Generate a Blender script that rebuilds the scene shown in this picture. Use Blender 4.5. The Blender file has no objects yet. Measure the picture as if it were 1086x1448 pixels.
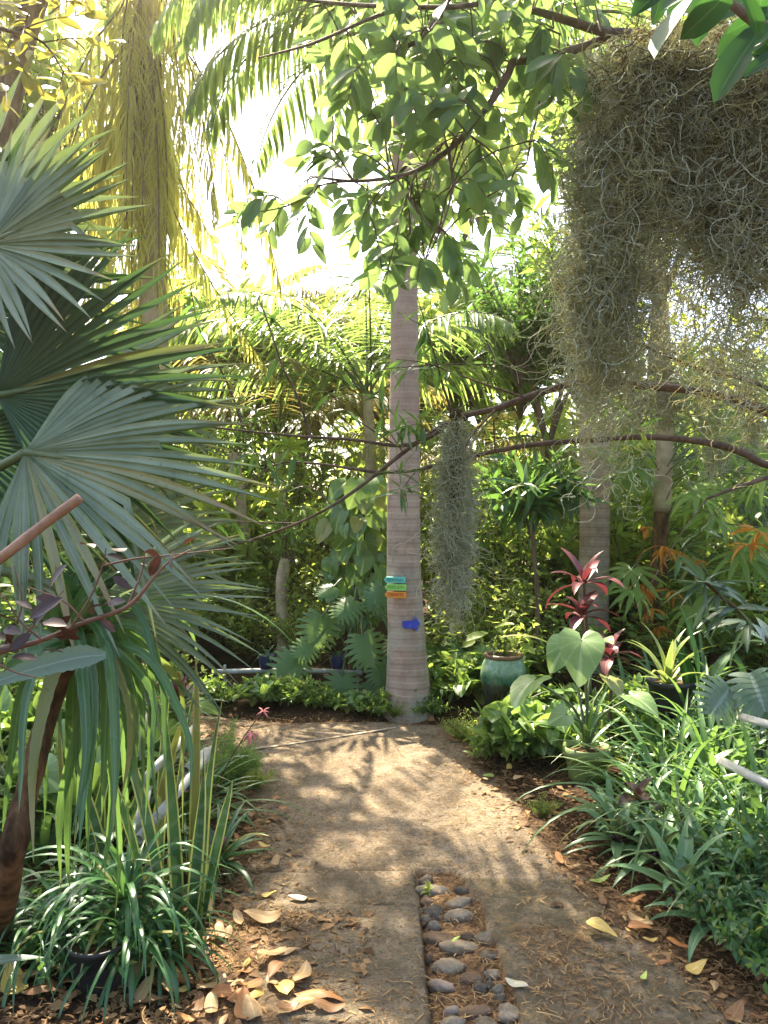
import bpy, math, random
import numpy as np
from mathutils import Vector, Matrix, noise

random.seed(11)
rng = np.random.default_rng(11)
SC = bpy.context.scene
COL = SC.collection
F, CH = 1100.0, 1.6            # focal length in photo pixels, eye height in metres
PI = math.pi
R_ = math.radians


def at(px, py, D):             # a pixel of the photo at distance D -> world point
    return np.array([(px - 543) / F * D, D, CH - (py - 724) / F * D])


def gp(px, py, z=0.0):         # a pixel of the photo that lies on the ground -> world point
    D = F * (CH - z) / (py - 724)
    return np.array([(px - 543) / F * D, D, z])


def A(*a):
    return np.array(a, float)


def norm(a):
    return a / np.maximum(np.linalg.norm(a, axis=-1, keepdims=True), 1e-9)


def U(a, b, n=None):
    return rng.uniform(a, b, n)


# ------------------------------------------------------------------ materials
def _nt(name):
    m = bpy.data.materials.new(name)
    m.use_nodes = True
    nt = m.node_tree
    nt.nodes.clear()
    return m, nt


class N:
    """small node-graph helper"""

    def __init__(s, nt):
        s.nt = nt

    def n(s, t, **kw):
        x = s.nt.nodes.new(t)
        for k, v in kw.items():
            setattr(x, k, v)
        return x

    def l(s, a, b):
        s.nt.links.new(a, b)

    def math(s, op, a, b=None, c=None):
        x = s.n('ShaderNodeMath', operation=op)
        for i, v in enumerate((a, b, c)):
            if v is None:
                continue
            if isinstance(v, (int, float)):
                x.inputs[i].default_value = v
            else:
                s.l(v, x.inputs[i])
        return x.outputs[0]

    def mix(s, f, a, b, blend='MIX'):
        x = s.n('ShaderNodeMix', data_type='RGBA', blend_type=blend)
        for sock, v in ((x.inputs['Factor'], f), (x.inputs[6], a), (x.inputs[7], b)):
            if isinstance(v, (int, float)):
                sock.default_value = v
            elif isinstance(v, tuple):
                sock.default_value = (*v[:3], 1)
            else:
                s.l(v, sock)
        return x.outputs[2]

    def step(s, v, lo, hi):
        x = s.n('ShaderNodeMapRange')
        x.interpolation_type = 'SMOOTHSTEP'
        s.l(v, x.inputs[0])
        x.inputs[1].default_value = lo
        x.inputs[2].default_value = hi
        return x.outputs[0]

    def noise(s, vec, scale, detail=3, rough=.55, dim='3D'):
        x = s.n('ShaderNodeTexNoise')
        if vec is not None:
            s.l(vec, x.inputs['Vector'])
        x.inputs['Scale'].default_value = scale
        x.inputs['Detail'].default_value = detail
        x.inputs['Roughness'].default_value = rough
        return x.outputs['Fac']


def leaf_mat(name, c1, c2, tr, tw=.4, rough=.42, spec=.4, mid=None, midw=.07, edge=None, edgew=.72,
             vein=0.0, veinf=26.0, veink=.35, tip=0.0, back=None, tipc=(.3, .2, .09), bands=None, rvein=0.0, old=.6):
    m, nt = _nt(name)
    g = N(nt)
    at_ = g.n('ShaderNodeAttribute', attribute_name='lf')
    sp = g.n('ShaderNodeSeparateXYZ')
    g.l(at_.outputs['Vector'], sp.inputs[0])
    u, v, r = sp.outputs
    au = g.math('ABSOLUTE', u)
    geo = g.n('ShaderNodeNewGeometry')
    nz = g.noise(geo.outputs['Position'], 9, 2)
    f = g.math('ADD', g.math('MULTIPLY', r, .75), g.math('MULTIPLY', g.math('SUBTRACT', nz, .5), .9))
    f = g.math('MAXIMUM', g.math('MINIMUM', f, 1.0), 0.0)
    c = g.mix(f, c1, c2)
    if bands:
        bn = g.math('SINE', g.math('ADD', g.math('MULTIPLY', v, 70), g.math('MULTIPLY', nz, 14)))
        c = g.mix(g.math('MULTIPLY', g.step(bn, .1, .9), .7), c, bands)
    if back:
        c = g.mix(geo.outputs['Backfacing'], c, back)
    if vein:
        vv = g.math('SINE', g.math('MULTIPLY', g.math('SUBTRACT', v, g.math('MULTIPLY', au, veink)), veinf * 2))
        vv = g.step(vv, .75, 1.0)
        c = g.mix(g.math('MULTIPLY', vv, vein), c, mid or c2)
    if rvein:
        rv = g.step(g.math('COSINE', g.math('MULTIPLY', au, 2 * PI * 6)), .86, 1.0)
        c = g.mix(g.math('MULTIPLY', rv, rvein), c, mid or c2)
    if mid:
        c = g.mix(g.math('SUBTRACT', 1.0, g.step(au, midw * .4, midw)), c, mid)
    if edge:
        c = g.mix(g.step(au, edgew, edgew + .12), c, edge)
    if old:
        c = g.mix(g.math('MULTIPLY', g.step(r, .93, .96), old), c, (.30, .235, .055))
        sn = g.noise(geo.outputs['Position'], 75, 2, .5)
        c = g.mix(g.math('MULTIPLY', g.step(g.math('ADD', sn, g.math('MULTIPLY', r, .05)), .71, .75), old), c, (.13, .085, .03))
    if tip:
        tt = g.math('ADD', v, g.math('MULTIPLY', g.math('SUBTRACT', r, .5), .5))
        c = g.mix(g.math('MULTIPLY', g.step(tt, .93, 1.08), tip), c, tipc)
    p = g.n('ShaderNodeBsdfPrincipled')
    g.l(c, p.inputs['Base Color'])
    g.l(g.math('ADD', g.math('MULTIPLY', nz, .3), rough - .15), p.inputs['Roughness'])
    p.inputs['Specular IOR Level'].default_value = spec
    t = g.n('ShaderNodeBsdfTranslucent')
    g.l(g.mix(.35, tr, c) if not edge else g.mix(.5, tr, c), t.inputs[0])
    mx = g.n('ShaderNodeMixShader')
    mx.inputs[0].default_value = tw
    g.l(p.outputs[0], mx.inputs[1])
    g.l(t.outputs[0], mx.inputs[2])
    o = g.n('ShaderNodeOutputMaterial')
    g.l(mx.outputs[0], o.inputs[0])
    return m


def solid_mat(name, c1, c2, scale=8, rough=.7, spec=.3, bump=0.0, bscale=40, stretch=(1, 1, 1), metal=0.0, extra=None, detail=4):
    """two-tone noise material with bump"""
    m, nt = _nt(name)
    g = N(nt)
    tc = g.n('ShaderNodeTexCoord')
    mp = g.n('ShaderNodeMapping')
    mp.inputs['Scale'].default_value = stretch
    g.l(tc.outputs['Object'], mp.inputs[0])
    nz = g.noise(mp.outputs[0], scale, detail, .6)
    c = g.mix(g.step(nz, .32, .68), c1, c2)
    if extra:
        c = extra(g, tc.outputs['Object'], c)
    p = g.n('ShaderNodeBsdfPrincipled')
    g.l(c, p.inputs['Base Color'])
    p.inputs['Roughness'].default_value = rough
    p.inputs['Specular IOR Level'].default_value = spec
    p.inputs['Metallic'].default_value = metal
    if bump:
        b = g.n('ShaderNodeBump')
        b.inputs['Strength'].default_value = bump
        b.inputs['Distance'].default_value = .01
        g.l(g.noise(mp.outputs[0], bscale, 5, .65), b.inputs['Height'])
        g.l(b.outputs[0], p.inputs['Normal'])
    o = g.n('ShaderNodeOutputMaterial')
    g.l(p.outputs[0], o.inputs[0])
    return m


# ------------------------------------------------------------------ geometry
def gridq(r, c):
    a = np.arange(r * c).reshape(r, c)
    return np.stack([a[:-1, :-1], a[:-1, 1:], a[1:, 1:], a[1:, :-1]], -1).reshape(-1, 4)


def tubeq(r, c):
    a = np.arange(r * c).reshape(r, c)
    b = np.roll(a, -1, axis=1)
    return np.stack([a[:-1], b[:-1], b[1:], a[1:]], -1).reshape(-1, 4)


def catmull(P, n=8):
    P = np.asarray(P, float)
    if len(P) < 3:
        t = np.linspace(0, 1, n + 1)[:, None]
        return P[0] * (1 - t) + P[1] * t
    Q = np.vstack([2 * P[0] - P[1], P, 2 * P[-1] - P[-2]])
    out = []
    for i in range(1, len(Q) - 2):
        p0, p1, p2, p3 = Q[i - 1], Q[i], Q[i + 1], Q[i + 2]
        for t in np.arange(n) / n:
            out.append(.5 * ((2 * p1) + (-p0 + p2) * t + (2 * p0 - 5 * p1 + 4 * p2 - p3) * t * t + (-p0 + 3 * p1 - 3 * p2 + p3) * t ** 3))
    out.append(P[-1])
    return np.array(out)


class G:
    def __init__(s):
        s.V, s.Q, s.L, s.n = [], [], [], 0

    def add(s, V, Q, L):
        s.V.append(np.asarray(V, float).reshape(-1, 3))
        s.Q.append(np.asarray(Q).reshape(-1, 4) + s.n)
        s.L.append(np.asarray(L, float).reshape(-1, 3))
        s.n += len(s.V[-1])
        return s

    def batch(s, V, q, L):     # V (n,m,3), q (k,4), L (n,m,3)
        n, m = V.shape[:2]
        return s.add(V, q[None] + (np.arange(n) * m)[:, None, None], L)

    def stamp(s, proto, Rm, P, rnd):
        pv, pq, puv = proto
        V = np.einsum('nij,mj->nmi', Rm, pv) + P[:, None]
        L = np.empty(V.shape)
        L[:, :, :2] = puv[None]
        L[:, :, 2] = rnd[:, None]
        return s.batch(V, pq, L)

    def straps(s, base, az, el, L, droop, width, S=8, fold=.3, prof=None, power=1.4, rnd=None, twist=0.0, sway=0.0):
        base = np.atleast_2d(base)
        n = max(len(base), np.size(az))
        base = np.broadcast_to(base, (n, 3))
        f = lambda x: np.broadcast_to(np.asarray(x, float), (n,))[:, None]
        az, el, L, droop, width = map(f, (az, el, L, droop, width))
        tw = f(twist)
        sw = f(sway)
        t = np.linspace(0, 1, S + 1)[None]
        th = el - droop * t ** power
        ds = L / S
        ct, st = np.cos(th), np.sin(th)
        a2 = az + sw * t ** 2
        mid = lambda x: np.concatenate([np.zeros((n, 1)), np.cumsum((x[:, 1:] + x[:, :-1]) / 2 * ds, 1)], 1)
        x, y, z = mid(ct * np.cos(a2)), mid(ct * np.sin(a2)), mid(st)
        C = np.stack([x, y, z], -1) + base[:, None]
        side = np.stack([-np.sin(a2), np.cos(a2), 0 * a2], -1)
        nrm = np.stack([-st * np.cos(a2), -st * np.sin(a2), ct], -1)
        if np.any(tw):
            c_, s_ = np.cos(tw * t)[..., None], np.sin(tw * t)[..., None]
            side, nrm = side * c_ + nrm * s_, nrm * c_ - side * s_
        pr = prof(t) if prof is not None else strap_prof(t)
        w = (width * pr)[..., None]
        cols = np.stack([C + side * w + nrm * w * fold, C, C - side * w + nrm * w * fold], 2)
        if rnd is None:
            rnd = U(0, 1, n)
        Lf = np.zeros(cols.shape)
        Lf[..., 0] = A(1, 0, -1)[None, None]
        Lf[..., 1] = t[..., None] + 0 * Lf[..., 1]
        Lf[..., 2] = np.asarray(rnd)[:, None, None]
        s.batch(cols.reshape(n, -1, 3), gridq(S + 1, 3), Lf.reshape(n, -1, 3))
        return C

    def tubes(s, P, r, sides=4, rnd=None):   # P (n,k,3), r scalar or (n,k)
        n, k = P.shape[:2]
        T = norm(np.gradient(P, axis=1))
        ch = norm(P[:, -1] - P[:, 0])
        ref = np.cross(ch, norm(rng.normal(size=(n, 3))))
        ref = norm(ref)[:, None]
        nn = norm(ref - (ref * T).sum(-1, keepdims=True) * T)
        b = np.cross(T, nn)
        a = np.arange(sides) / sides * 2 * PI
        r = np.broadcast_to(np.asarray(r, float), (n, k))[..., None, None]
        V = P[:, :, None] + r * (nn[:, :, None] * np.cos(a)[:, None] + b[:, :, None] * np.sin(a)[:, None])
        if rnd is None:
            rnd = U(0, 1, n)
        Lf = np.zeros(V.shape)
        Lf[..., 0] = (a / PI - 1)[None, None]
        Lf[..., 1] = np.linspace(0, 1, k)[None, :, None]
        Lf[..., 2] = np.asarray(rnd)[:, None, None]
        return s.batch(V.reshape(n, -1, 3), tubeq(k, sides), Lf.reshape(n, -1, 3))

    def tube(s, pts, r0, r1=None, sides=8, n=8, lump=0.0, cap=True):
        P = catmull(pts, n)
        k = len(P)
        r = np.linspace(r0, r0 if r1 is None else r1, k) if np.isscalar(r0) else np.interp(np.linspace(0, 1, k), np.linspace(0, 1, len(r0)), r0)
        if lump:
            r = r * (1 + lump * np.interp(np.arange(k), np.arange(0, k + 3, 2), U(-1, 1, len(np.arange(0, k + 3, 2)))))
        if cap:
            d0, d1 = norm(P[0] - P[1]), norm(P[-1] - P[-2])
            P = np.vstack([P[0] + d0 * .002, P, P[-1] + d1 * .002])
            r = np.concatenate([[1e-4], r, [1e-4]])
        return s.tubes(P[None], r[None], sides, A(random.random()))

    def curls(s, P0, d0, L, S, r, kappa, grav=0.0, sides=3, wob=.25, taper=True, rnd=None):
        n = len(P0)
        d = norm(d0)
        ax = norm(rng.normal(size=(n, 3)))
        ds = (np.broadcast_to(L, (n,)) / S)[:, None]
        pts = [P0]
        for i in range(S):
            d = norm(d + kappa * np.cross(ax, d) + A(0, 0, -1) * grav + rng.normal(size=(n, 3)) * wob)
            ax = norm(ax + rng.normal(size=(n, 3)) * .35)
            pts.append(pts[-1] + d * ds)
        P = np.stack(pts, 1)
        rr = np.broadcast_to(np.asarray(r, float), (n,))[:, None] * (np.linspace(1, .45, S + 1) if taper else np.ones(S + 1))[None]
        return s.tubes(P, rr, sides, rnd)

    def lathe(s, prof, c=(0, 0, 0), sides=32, rnd=.5):
        prof = np.asarray(prof, float)
        a = np.arange(sides) / sides * 2 * PI
        V = np.stack([prof[:, None, 0] * np.cos(a), prof[:, None, 0] * np.sin(a), prof[:, None, 1] + 0 * a], -1) + A(*c)
        Lf = np.zeros(V.shape)
        Lf[..., 0] = a / PI - 1
        Lf[..., 1] = np.linspace(0, 1, len(prof))[:, None]
        Lf[..., 2] = rnd
        return s.add(V, tubeq(len(prof), sides), Lf)

    def box(s, c, h, Rm=None):
        P = np.array([[x, y, z] for z in (-1, 1) for y in (-1, 1) for x in (-1, 1)], float) * np.asarray(h, float)
        if Rm is not None:
            P = P @ np.asarray(Rm).T
        q = np.array([[0, 2, 3, 1], [4, 5, 7, 6], [0, 1, 5, 4], [2, 6, 7, 3], [0, 4, 6, 2], [1, 3, 7, 5]])
        return s.add(P + A(*c), q, np.tile([0, .5, .5], (8, 1)))


def build(name, parts, parent=None, smooth=True, loc=None):
    if not isinstance(parts, list):
        parts = [parts]
    V, Q, L, MI, n = [], [], [], [], 0
    mats = []
    for g, m in parts:
        if not g.V:
            continue
        v, q, l = np.concatenate(g.V), np.concatenate(g.Q), np.concatenate(g.L)
        V.append(v); Q.append(q + n); L.append(l)
        if m not in mats:
            mats.append(m)
        MI.append(np.full(len(q), mats.index(m)))
        n += len(v)
    V, Q, L, MI = np.concatenate(V), np.concatenate(Q), np.concatenate(L), np.concatenate(MI)
    off = np.array(parent_world(parent)) if parent else (np.array(loc) if loc is not None else np.zeros(3))
    V = V - off
    me = bpy.data.meshes.new(name)
    me.vertices.add(len(V)); me.loops.add(Q.size); me.polygons.add(len(Q))
    me.vertices.foreach_set('co', V.astype(np.float32).ravel())
    me.loops.foreach_set('vertex_index', Q.astype(np.int32).ravel())
    me.polygons.foreach_set('loop_start', np.arange(0, Q.size, 4, dtype=np.int32))
    me.polygons.foreach_set('loop_total', np.full(len(Q), 4, dtype=np.int32))
    me.polygons.foreach_set('material_index', MI.astype(np.int32))
    me.polygons.foreach_set('use_smooth', np.full(len(Q), smooth))
    a = me.attributes.new('lf', 'FLOAT_VECTOR', 'POINT')
    a.data.foreach_set('vector', L.astype(np.float32).ravel())
    for m in mats:
        me.materials.append(m)
    me.update(calc_edges=True)
    o = bpy.data.objects.new(name, me)
    COL.objects.link(o)
    if parent:
        o.parent = parent
    elif loc is not None:
        o.location = loc
    return o


def parent_world(p):
    v = Vector((0, 0, 0))
    while p:
        v += p.location
        p = p.parent
    return v


def tag(o, label, cat, group=None):
    o['label'] = label
    o['category'] = cat
    if group:
        o['group'] = group
    return o


def thing(name, label, cat, loc=(0, 0, 0), group=None):
    o = bpy.data.objects.new(name, None)
    o.empty_display_size = .1
    COL.objects.link(o)
    o.location = loc
    return tag(o, label, cat, group)


def dup(root, loc, rotz=0, sc=1, label=None, group=None):
    r = root.copy(); COL.objects.link(r)
    r.location = loc; r.rotation_euler = (0, 0, rotz); r.scale = (sc, sc, sc) if np.isscalar(sc) else sc
    if label:
        r['label'] = label
    if group:
        r['group'] = group
    for ch in list(root.children):
        c = ch.copy(); COL.objects.link(c); c.parent = r
        for gch in ch.children:
            d = gch.copy(); COL.objects.link(d); d.parent = c
    return r


# profiles and leaf shapes
def strap_prof(t):
    return np.maximum((1 - t ** 2.2) * (.55 + .45 * np.minimum(t * 4, 1)), .03)


def lance(t):
    return np.maximum(np.sin(PI * t ** .75) ** .85, .03)


def ell(t):
    return np.maximum((4 * t * (1 - t)) ** .62, .02)


def ovate(t):
    return np.maximum(np.sin(PI * t ** .62) ** .8, .02)


def leafp(S, cols, prof, wid, fold=.25, droop=.15, wave=0.0, cup=0.0):
    t, u = np.linspace(0, 1, S + 1), np.linspace(-1, 1, cols)
    T, W = np.meshgrid(t, u, indexing='ij')
    w = prof(T) * wid
    X = W * w
    Z = fold * np.abs(X) - droop * T ** 2 + wave * np.sin(T * 9 + W) * np.abs(W) - cup * W ** 2 * w
    return np.stack([X, T, Z], -1).reshape(-1, 3), gridq(S + 1, cols), np.stack([W, T], -1).reshape(-1, 2)


def heartp(S=4, cols=15, wid=.46, lobe=.3, droop=.3, fold=.2, wave=.0):
    """heart shaped blade drawn round the petiole's end: tip along +Y, two rounded lobes behind"""
    ph = np.array([-165, -150, -125, -95, -65, -40, -20, -8, 0, 8, 20, 40, 65, 95, 125, 150, 165], float)
    k = wid / .46
    rr = np.array([.20, .36, .46, .50, .56, .66, .80, .93, 1.0, .93, .80, .66, .56, .50, .46, .36, .20]) * np.where(np.abs(ph) > 30, k, 1)
    s = np.linspace(0, 1, S + 1)[:, None]
    a = np.radians(ph)[None]
    r = (.012 + .988 * s) * rr[None]
    X, Y = r * np.sin(a), r * np.cos(a)
    W = np.broadcast_to(ph[None] / 165, X.shape)
    Z = fold * np.abs(X) - droop * (np.maximum(Y, 0) ** 2 + .6 * X ** 2) - .25 * np.minimum(Y, 0) ** 2 + wave * np.sin(a * 9) * s
    return np.stack([X, Y, Z], -1).reshape(-1, 3), gridq(S + 1, len(ph)), np.stack([W, np.broadcast_to(s, X.shape)], -1).reshape(-1, 2)


def merge(protos):
    V, Q, L, n = [], [], [], 0
    for v, q, l in protos:
        V.append(v); Q.append(q + n); L.append(l); n += len(v)
    return np.concatenate(V), np.concatenate(Q), np.concatenate(L)


def palmatep(k=9, spread=4.4, wid=.12, droop=.45, S=5, jag=0):
    ps = []
    for i in range(k):
        a = (i / (k - 1) - .5) * spread
        v, q, l = leafp(S, 3, lance, wid, .3, droop)
        ln = .72 + .28 * math.cos(a * .5)
        if jag:
            v = v.copy(); v[:, 0] *= 1 + .45 * np.sin(l[:, 1] * 22)
        c, s = math.cos(a), math.sin(a)
        x, y = v[:, 0] * c + v[:, 1] * s, -v[:, 0] * s + v[:, 1] * c
        ps.append((np.stack([x * ln, y * ln, v[:, 2] * ln + .004 * (i % 3)], -1), q, l))
    return merge(ps)


def monsterap():
    ps = []
    k = 8
    for sgn in (-1, 1):
        for i in range(k):
            t0 = i / k
            S = 4
            tt, u = np.linspace(0, 1, S + 1), np.linspace(-1, 1, 3)
            T, W = np.meshgrid(tt, u, indexing='ij')
            ln = .56 * math.sin(PI * (.2 + .76 * t0) ** .85) + .07
            a = -.55 + 1.5 * t0                       # lobe direction, from backwards to forwards
            hw = (.5 / k) * (1.3 - .55 * np.clip((T - .35) / .5, 0, 1)) * np.where(T > .95, .45, 1)
            px = T * ln * math.cos(a) * 1.08
            py = t0 * .86 + .02 + T * ln * math.sin(a) + W * hw * 1.05 + .1 * T ** 2 * ln
            z = -.25 * (T * ln) ** 2 * 2 - .2 * py ** 2 + .004 * W
            ps.append((np.stack([sgn * px, py, z], -1).reshape(-1, 3), gridq(S + 1, 3), np.stack([sgn * T, py], -1).reshape(-1, 2)))
    return merge(ps)


def frames(d, up=None):
    d = norm(d)
    n = len(d)
    up = np.broadcast_to(A(0, 0, 1), (n, 3)) if up is None else up
    x = norm(np.cross(d, up) + 1e-6)
    z = np.cross(x, d)
    return np.stack([x, d, z], -1)


LEAF = {
    'ell': leafp(4, 3, ell, .21, .3, .18),
    'ovate': leafp(4, 3, ovate, .24, .3, .2),
    'lance': leafp(4, 3, lance, .1, .35, .25),
    'narrow': leafp(4, 3, lance, .06, .35, .3),
    'broad': leafp(6, 5, ell, .23, .25, .2, .01),
    'heart': heartp(),
    'small': leafp(2, 3, ell, .24, .3, .12),
}


def fan(g, hub, axis, normal, R, spread=200, nseg=40, join=.5, pleat=.45, tipdroop=.12, bend=.0, jitter=.06, wf=1.0):
    axis = norm(A(*axis)); normal = A(*normal)
    normal = norm(normal - axis * (normal @ axis))
    side = np.cross(normal, axis)
    ph = np.linspace(-1, 1, nseg) * R_(spread) / 2
    dphi = R_(spread) / nseg
    ph = ph + U(-.12, .12, nseg) * dphi
    S = 11
    t = np.linspace(0, 1, S + 1)[None]
    d = np.cos(ph)[:, None] * axis + np.sin(ph)[:, None] * side
    Ri = (R * (.78 + .22 * np.cos(ph * .8)) * (1 + U(-jitter, jitter, nseg)))[:, None]
    r = Ri * t
    wj = Ri * join * math.tan(dphi / 2) * 1.05 * wf
    w = np.where(t < join, r * math.tan(dphi / 2) * 1.05 * wf + .0005, wj * np.maximum((1 - (t - join) / (1 - join)), .02) ** .8 * (1 + .42 * np.sin(PI * np.clip((t - join) / (1 - join), 0, 1))))
    tip = (np.maximum(t - join * .7, 0) / (1 - join * .7)) ** 2
    dr = tip * R * tipdroop * (1 + U(-.6, .9, nseg))[:, None]
    C = A(*hub) + r[..., None] * d[:, None] + dr[..., None] * A(0, 0, -1) - (bend * R * t ** 2)[..., None] * normal
    sd = np.cross(normal, d)[:, None]
    brk = (rng.random(nseg) < .1)[:, None] * np.maximum(t - .55, 0) * R * U(.6, 1.3)
    C = C - brk[..., None] * A(0, 0, 1) - (brk * .55)[..., None] * d[:, None]
    sw = (tip * U(-.07, .07, nseg)[:, None] * R)[..., None] * sd
    C = C + sw
    w = w[..., None]
    V = np.stack([C + sd * w + normal * w * pleat, C - normal * w * pleat, C - sd * w + normal * w * pleat], 2)
    L = np.zeros(V.shape)
    L[..., 0] = A(1, 0, -1)
    L[..., 1] = t[..., None]
    L[..., 2] = U(0, 1, nseg)[:, None, None]
    g.batch(V.reshape(nseg, -1, 3), gridq(S + 1, 3), L.reshape(nseg, -1, 3))


def pinnate(gr, gl, base, az, el, L, droop, n=44, ll=.5, hang=.5, lw=.012, fwd=.6, rr=.014, t0=.14, power=1.4, S=16, lift=0.0, S2=4, ldroop=.7, jit=.12):
    t = np.linspace(0, 1, S + 1)
    th = el - droop * t ** power
    ds = L / S
    x = np.concatenate([[0], np.cumsum((np.cos(th)[1:] + np.cos(th)[:-1]) / 2 * ds)])
    z = np.concatenate([[0], np.cumsum((np.sin(th)[1:] + np.sin(th)[:-1]) / 2 * ds)])
    C = A(*base) + x[:, None] * A(math.cos(az), math.sin(az), 0) + z[:, None] * A(0, 0, 1)
    gr.tubes(C[None], np.linspace(rr, rr * .25, S + 1)[None], 5)
    tl = np.linspace(t0, .985, n)
    tl = np.repeat(tl, 2)
    sg = np.tile([1, -1], n)
    pos = np.stack([np.interp(tl, t, C[:, i]) for i in range(3)], -1)
    tht = np.interp(tl, t, th)
    T = np.stack([np.cos(tht) * math.cos(az), np.cos(tht) * math.sin(az), np.sin(tht)], -1)
    Sd = A(-math.sin(az), math.cos(az), 0)
    d = norm(sg[:, None] * Sd + T * fwd * (.5 + tl[:, None]) + A(0, 0, -1) * (hang - lift) + rng.normal(size=(2 * n, 3)) * jit)
    ln = ll * np.sin(PI * np.clip(.12 + .83 * tl, 0, 1)) ** .7 * (1 + U(-.12, .12, 2 * n))
    gl.straps(pos, np.arctan2(d[:, 1], d[:, 0]), np.arcsin(np.clip(d[:, 2], -1, 1)), ln, ldroop * (1 + U(-.3, .3, 2 * n)), lw, S2, .3, lance, 1.2)


def rosette(g, base, n, L, width, el=(20, 80), droop=1.2, S=8, fold=.3, prof=None, power=1.4, az0=None, arc=2 * PI, dj=.3, twist=.3, spread=.0):
    base = A(*base)
    az = (np.arange(n) * 2.39996 if az0 is None else az0 + (rng.random(n) - .5) * arc) + U(-.2, .2, n)
    e = np.radians(np.linspace(el[1], el[0], n) + U(-6, 6, n))
    Ls = L * (1 + U(-.22, .15, n))
    b = base + np.stack([np.cos(az), np.sin(az), 0 * az], -1) * spread
    g.straps(b, az, e, Ls, droop * (1 + U(-dj, dj, n)), width * (1 + U(-.15, .15, n)), S, fold, prof, power, None, U(-twist, twist, n), U(-.3, .3, n))


def shoots(gs, gl, base, H, W, n, per, proto, size, start=.3, up=.12, rad=.006, top=.35, wy=None, drop=0.0, fwd=.6, tilt=.5, S=6, arc=None):
    """a bush or crown: n leafy shoots from BASE to points of an uneven ellipsoid, PER leaves along each"""
    base = A(*base)
    wy = W if wy is None else wy
    d = norm(rng.normal(size=(n, 3)))
    d[:, 2] = d[:, 2] * (1 - top) + top * np.abs(d[:, 2]) * 1.2
    rr = (U(.25, 1, n) ** .45)[:, None] * (1 + .25 * np.sin(d[:, :1] * 5 + d[:, 1:2] * 4))
    tgt = base + A(0, 0, H * .55) + d * rr * A(W, wy, H * .5)
    tgt[:, 2] = np.maximum(tgt[:, 2], base[2] + .02 * H)
    ctrl = base + (tgt - base) * A(.3, .3, .62) + rng.normal(size=(n, 3)) * .05 * H
    t = np.linspace(0, 1, S + 1)[None, :, None]
    P = (1 - t) ** 2 * base + 2 * t * (1 - t) * ctrl[:, None] + t * t * tgt[:, None]
    P[:, :, 2] -= drop * H * (t[..., 0] ** 3)
    gs.tubes(P, np.linspace(rad, rad * .3, S + 1)[None], 4)
    k = np.tile(np.arange(per), n)
    i = np.repeat(np.arange(n), per)
    tl = start + (1 - start) * (k + U(0, 1, n * per)) / per
    f = tl * S
    i0 = np.minimum(f.astype(int), S - 1)
    fr = (f - i0)[:, None]
    pos = P[i, i0] * (1 - fr) + P[i, i0 + 1] * fr
    T = norm(P[i, i0 + 1] - P[i, i0])
    ang = k * 2.4 + i
    h = norm(np.cross(T, A(.3, .2, 1)))
    b = np.cross(T, h)
    perp = h * np.cos(ang)[:, None] + b * np.sin(ang)[:, None]
    dl = norm(perp + T * fwd + A(0, 0, up) + rng.normal(size=perp.shape) * .25)
    upv = norm(A(0, 0, 1) + rng.normal(size=perp.shape) * tilt)
    Rm = frames(dl, upv) * (size * U(.65, 1.2, n * per))[:, None, None]
    gl.stamp(proto, Rm, pos, U(0, 1, n * per))


def leaves_at(g, proto, pos, d, size, up=None, rnd=None, tilt=.3):
    pos, d = np.atleast_2d(pos), np.atleast_2d(d)
    n = len(pos)
    upv = norm((A(0, 0, 1) if up is None else np.asarray(up, float)) + rng.normal(size=(n, 3)) * tilt)
    Rm = frames(d, upv) * np.broadcast_to(np.asarray(size, float), (n,))[:, None, None]
    g.stamp(proto, Rm, pos, U(0, 1, n) if rnd is None else np.broadcast_to(rnd, (n,)))

# ================================================================== materials
M = {}
M['fanleaf'] = leaf_mat('fan leaf grey green', (.11, .155, .065), (.38, .43, .28), (.22, .32, .06), .2, .33, .7, mid=(.3, .35, .22), midw=.14, tip=.9)
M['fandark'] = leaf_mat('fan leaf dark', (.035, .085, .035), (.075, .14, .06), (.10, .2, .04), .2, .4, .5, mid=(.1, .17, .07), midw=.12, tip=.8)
M['canopy'] = leaf_mat('canopy leaf', (.055, .12, .035), (.11, .18, .055), (.42, .60, .15), .48, .38, .4, mid=(.16, .22, .08), midw=.06)
M['glossy'] = leaf_mat('glossy dark leaf', (.014, .055, .018), (.035, .1, .03), (.1, .28, .04), .25, .6, .2, mid=(.1, .2, .06), midw=.07)
M['amber'] = leaf_mat('amber backlit leaf', (.12, .13, .025), (.2, .18, .04), (.55, .47, .07), .48, .4, .4, mid=(.3, .22, .06), old=0)
M['yellowfrond'] = leaf_mat('yellow hanging frond', (.28, .27, .07), (.42, .38, .12), (.9, .86, .2), .58, .5, .3, old=0)
M['frond'] = leaf_mat('palm frond', (.07, .14, .035), (.13, .2, .055), (.48, .66, .15), .47, .4, .4)
M['frondwarm'] = leaf_mat('dry tinged frond', (.14, .15, .04), (.26, .2, .07), (.55, .46, .12), .45, .45, .3)
M['bushA'] = leaf_mat('yellow green leaf', (.13, .19, .035), (.21, .26, .055), (.68, .82, .14), .5, .45, .35)
M['bushB'] = leaf_mat('mid green leaf', (.08, .155, .035), (.15, .22, .05), (.5, .7, .11), .46, .42, .4)
M['bushC'] = leaf_mat('deep green leaf', (.03, .09, .025), (.075, .15, .04), (.24, .44, .07), .36, .36, .45)
M['heart'] = leaf_mat('heart leaf', (.05, .125, .025), (.15, .235, .055), (.4, .58, .1), .36, .35, .45, mid=(.27, .36, .13), midw=.035, rvein=.45)
M['earleaf'] = leaf_mat('elephant ear leaf', (.12, .22, .07), (.22, .32, .12), (.5, .68, .16), .38, .38, .45, mid=(.36, .45, .24), midw=.035, rvein=.6)
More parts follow.
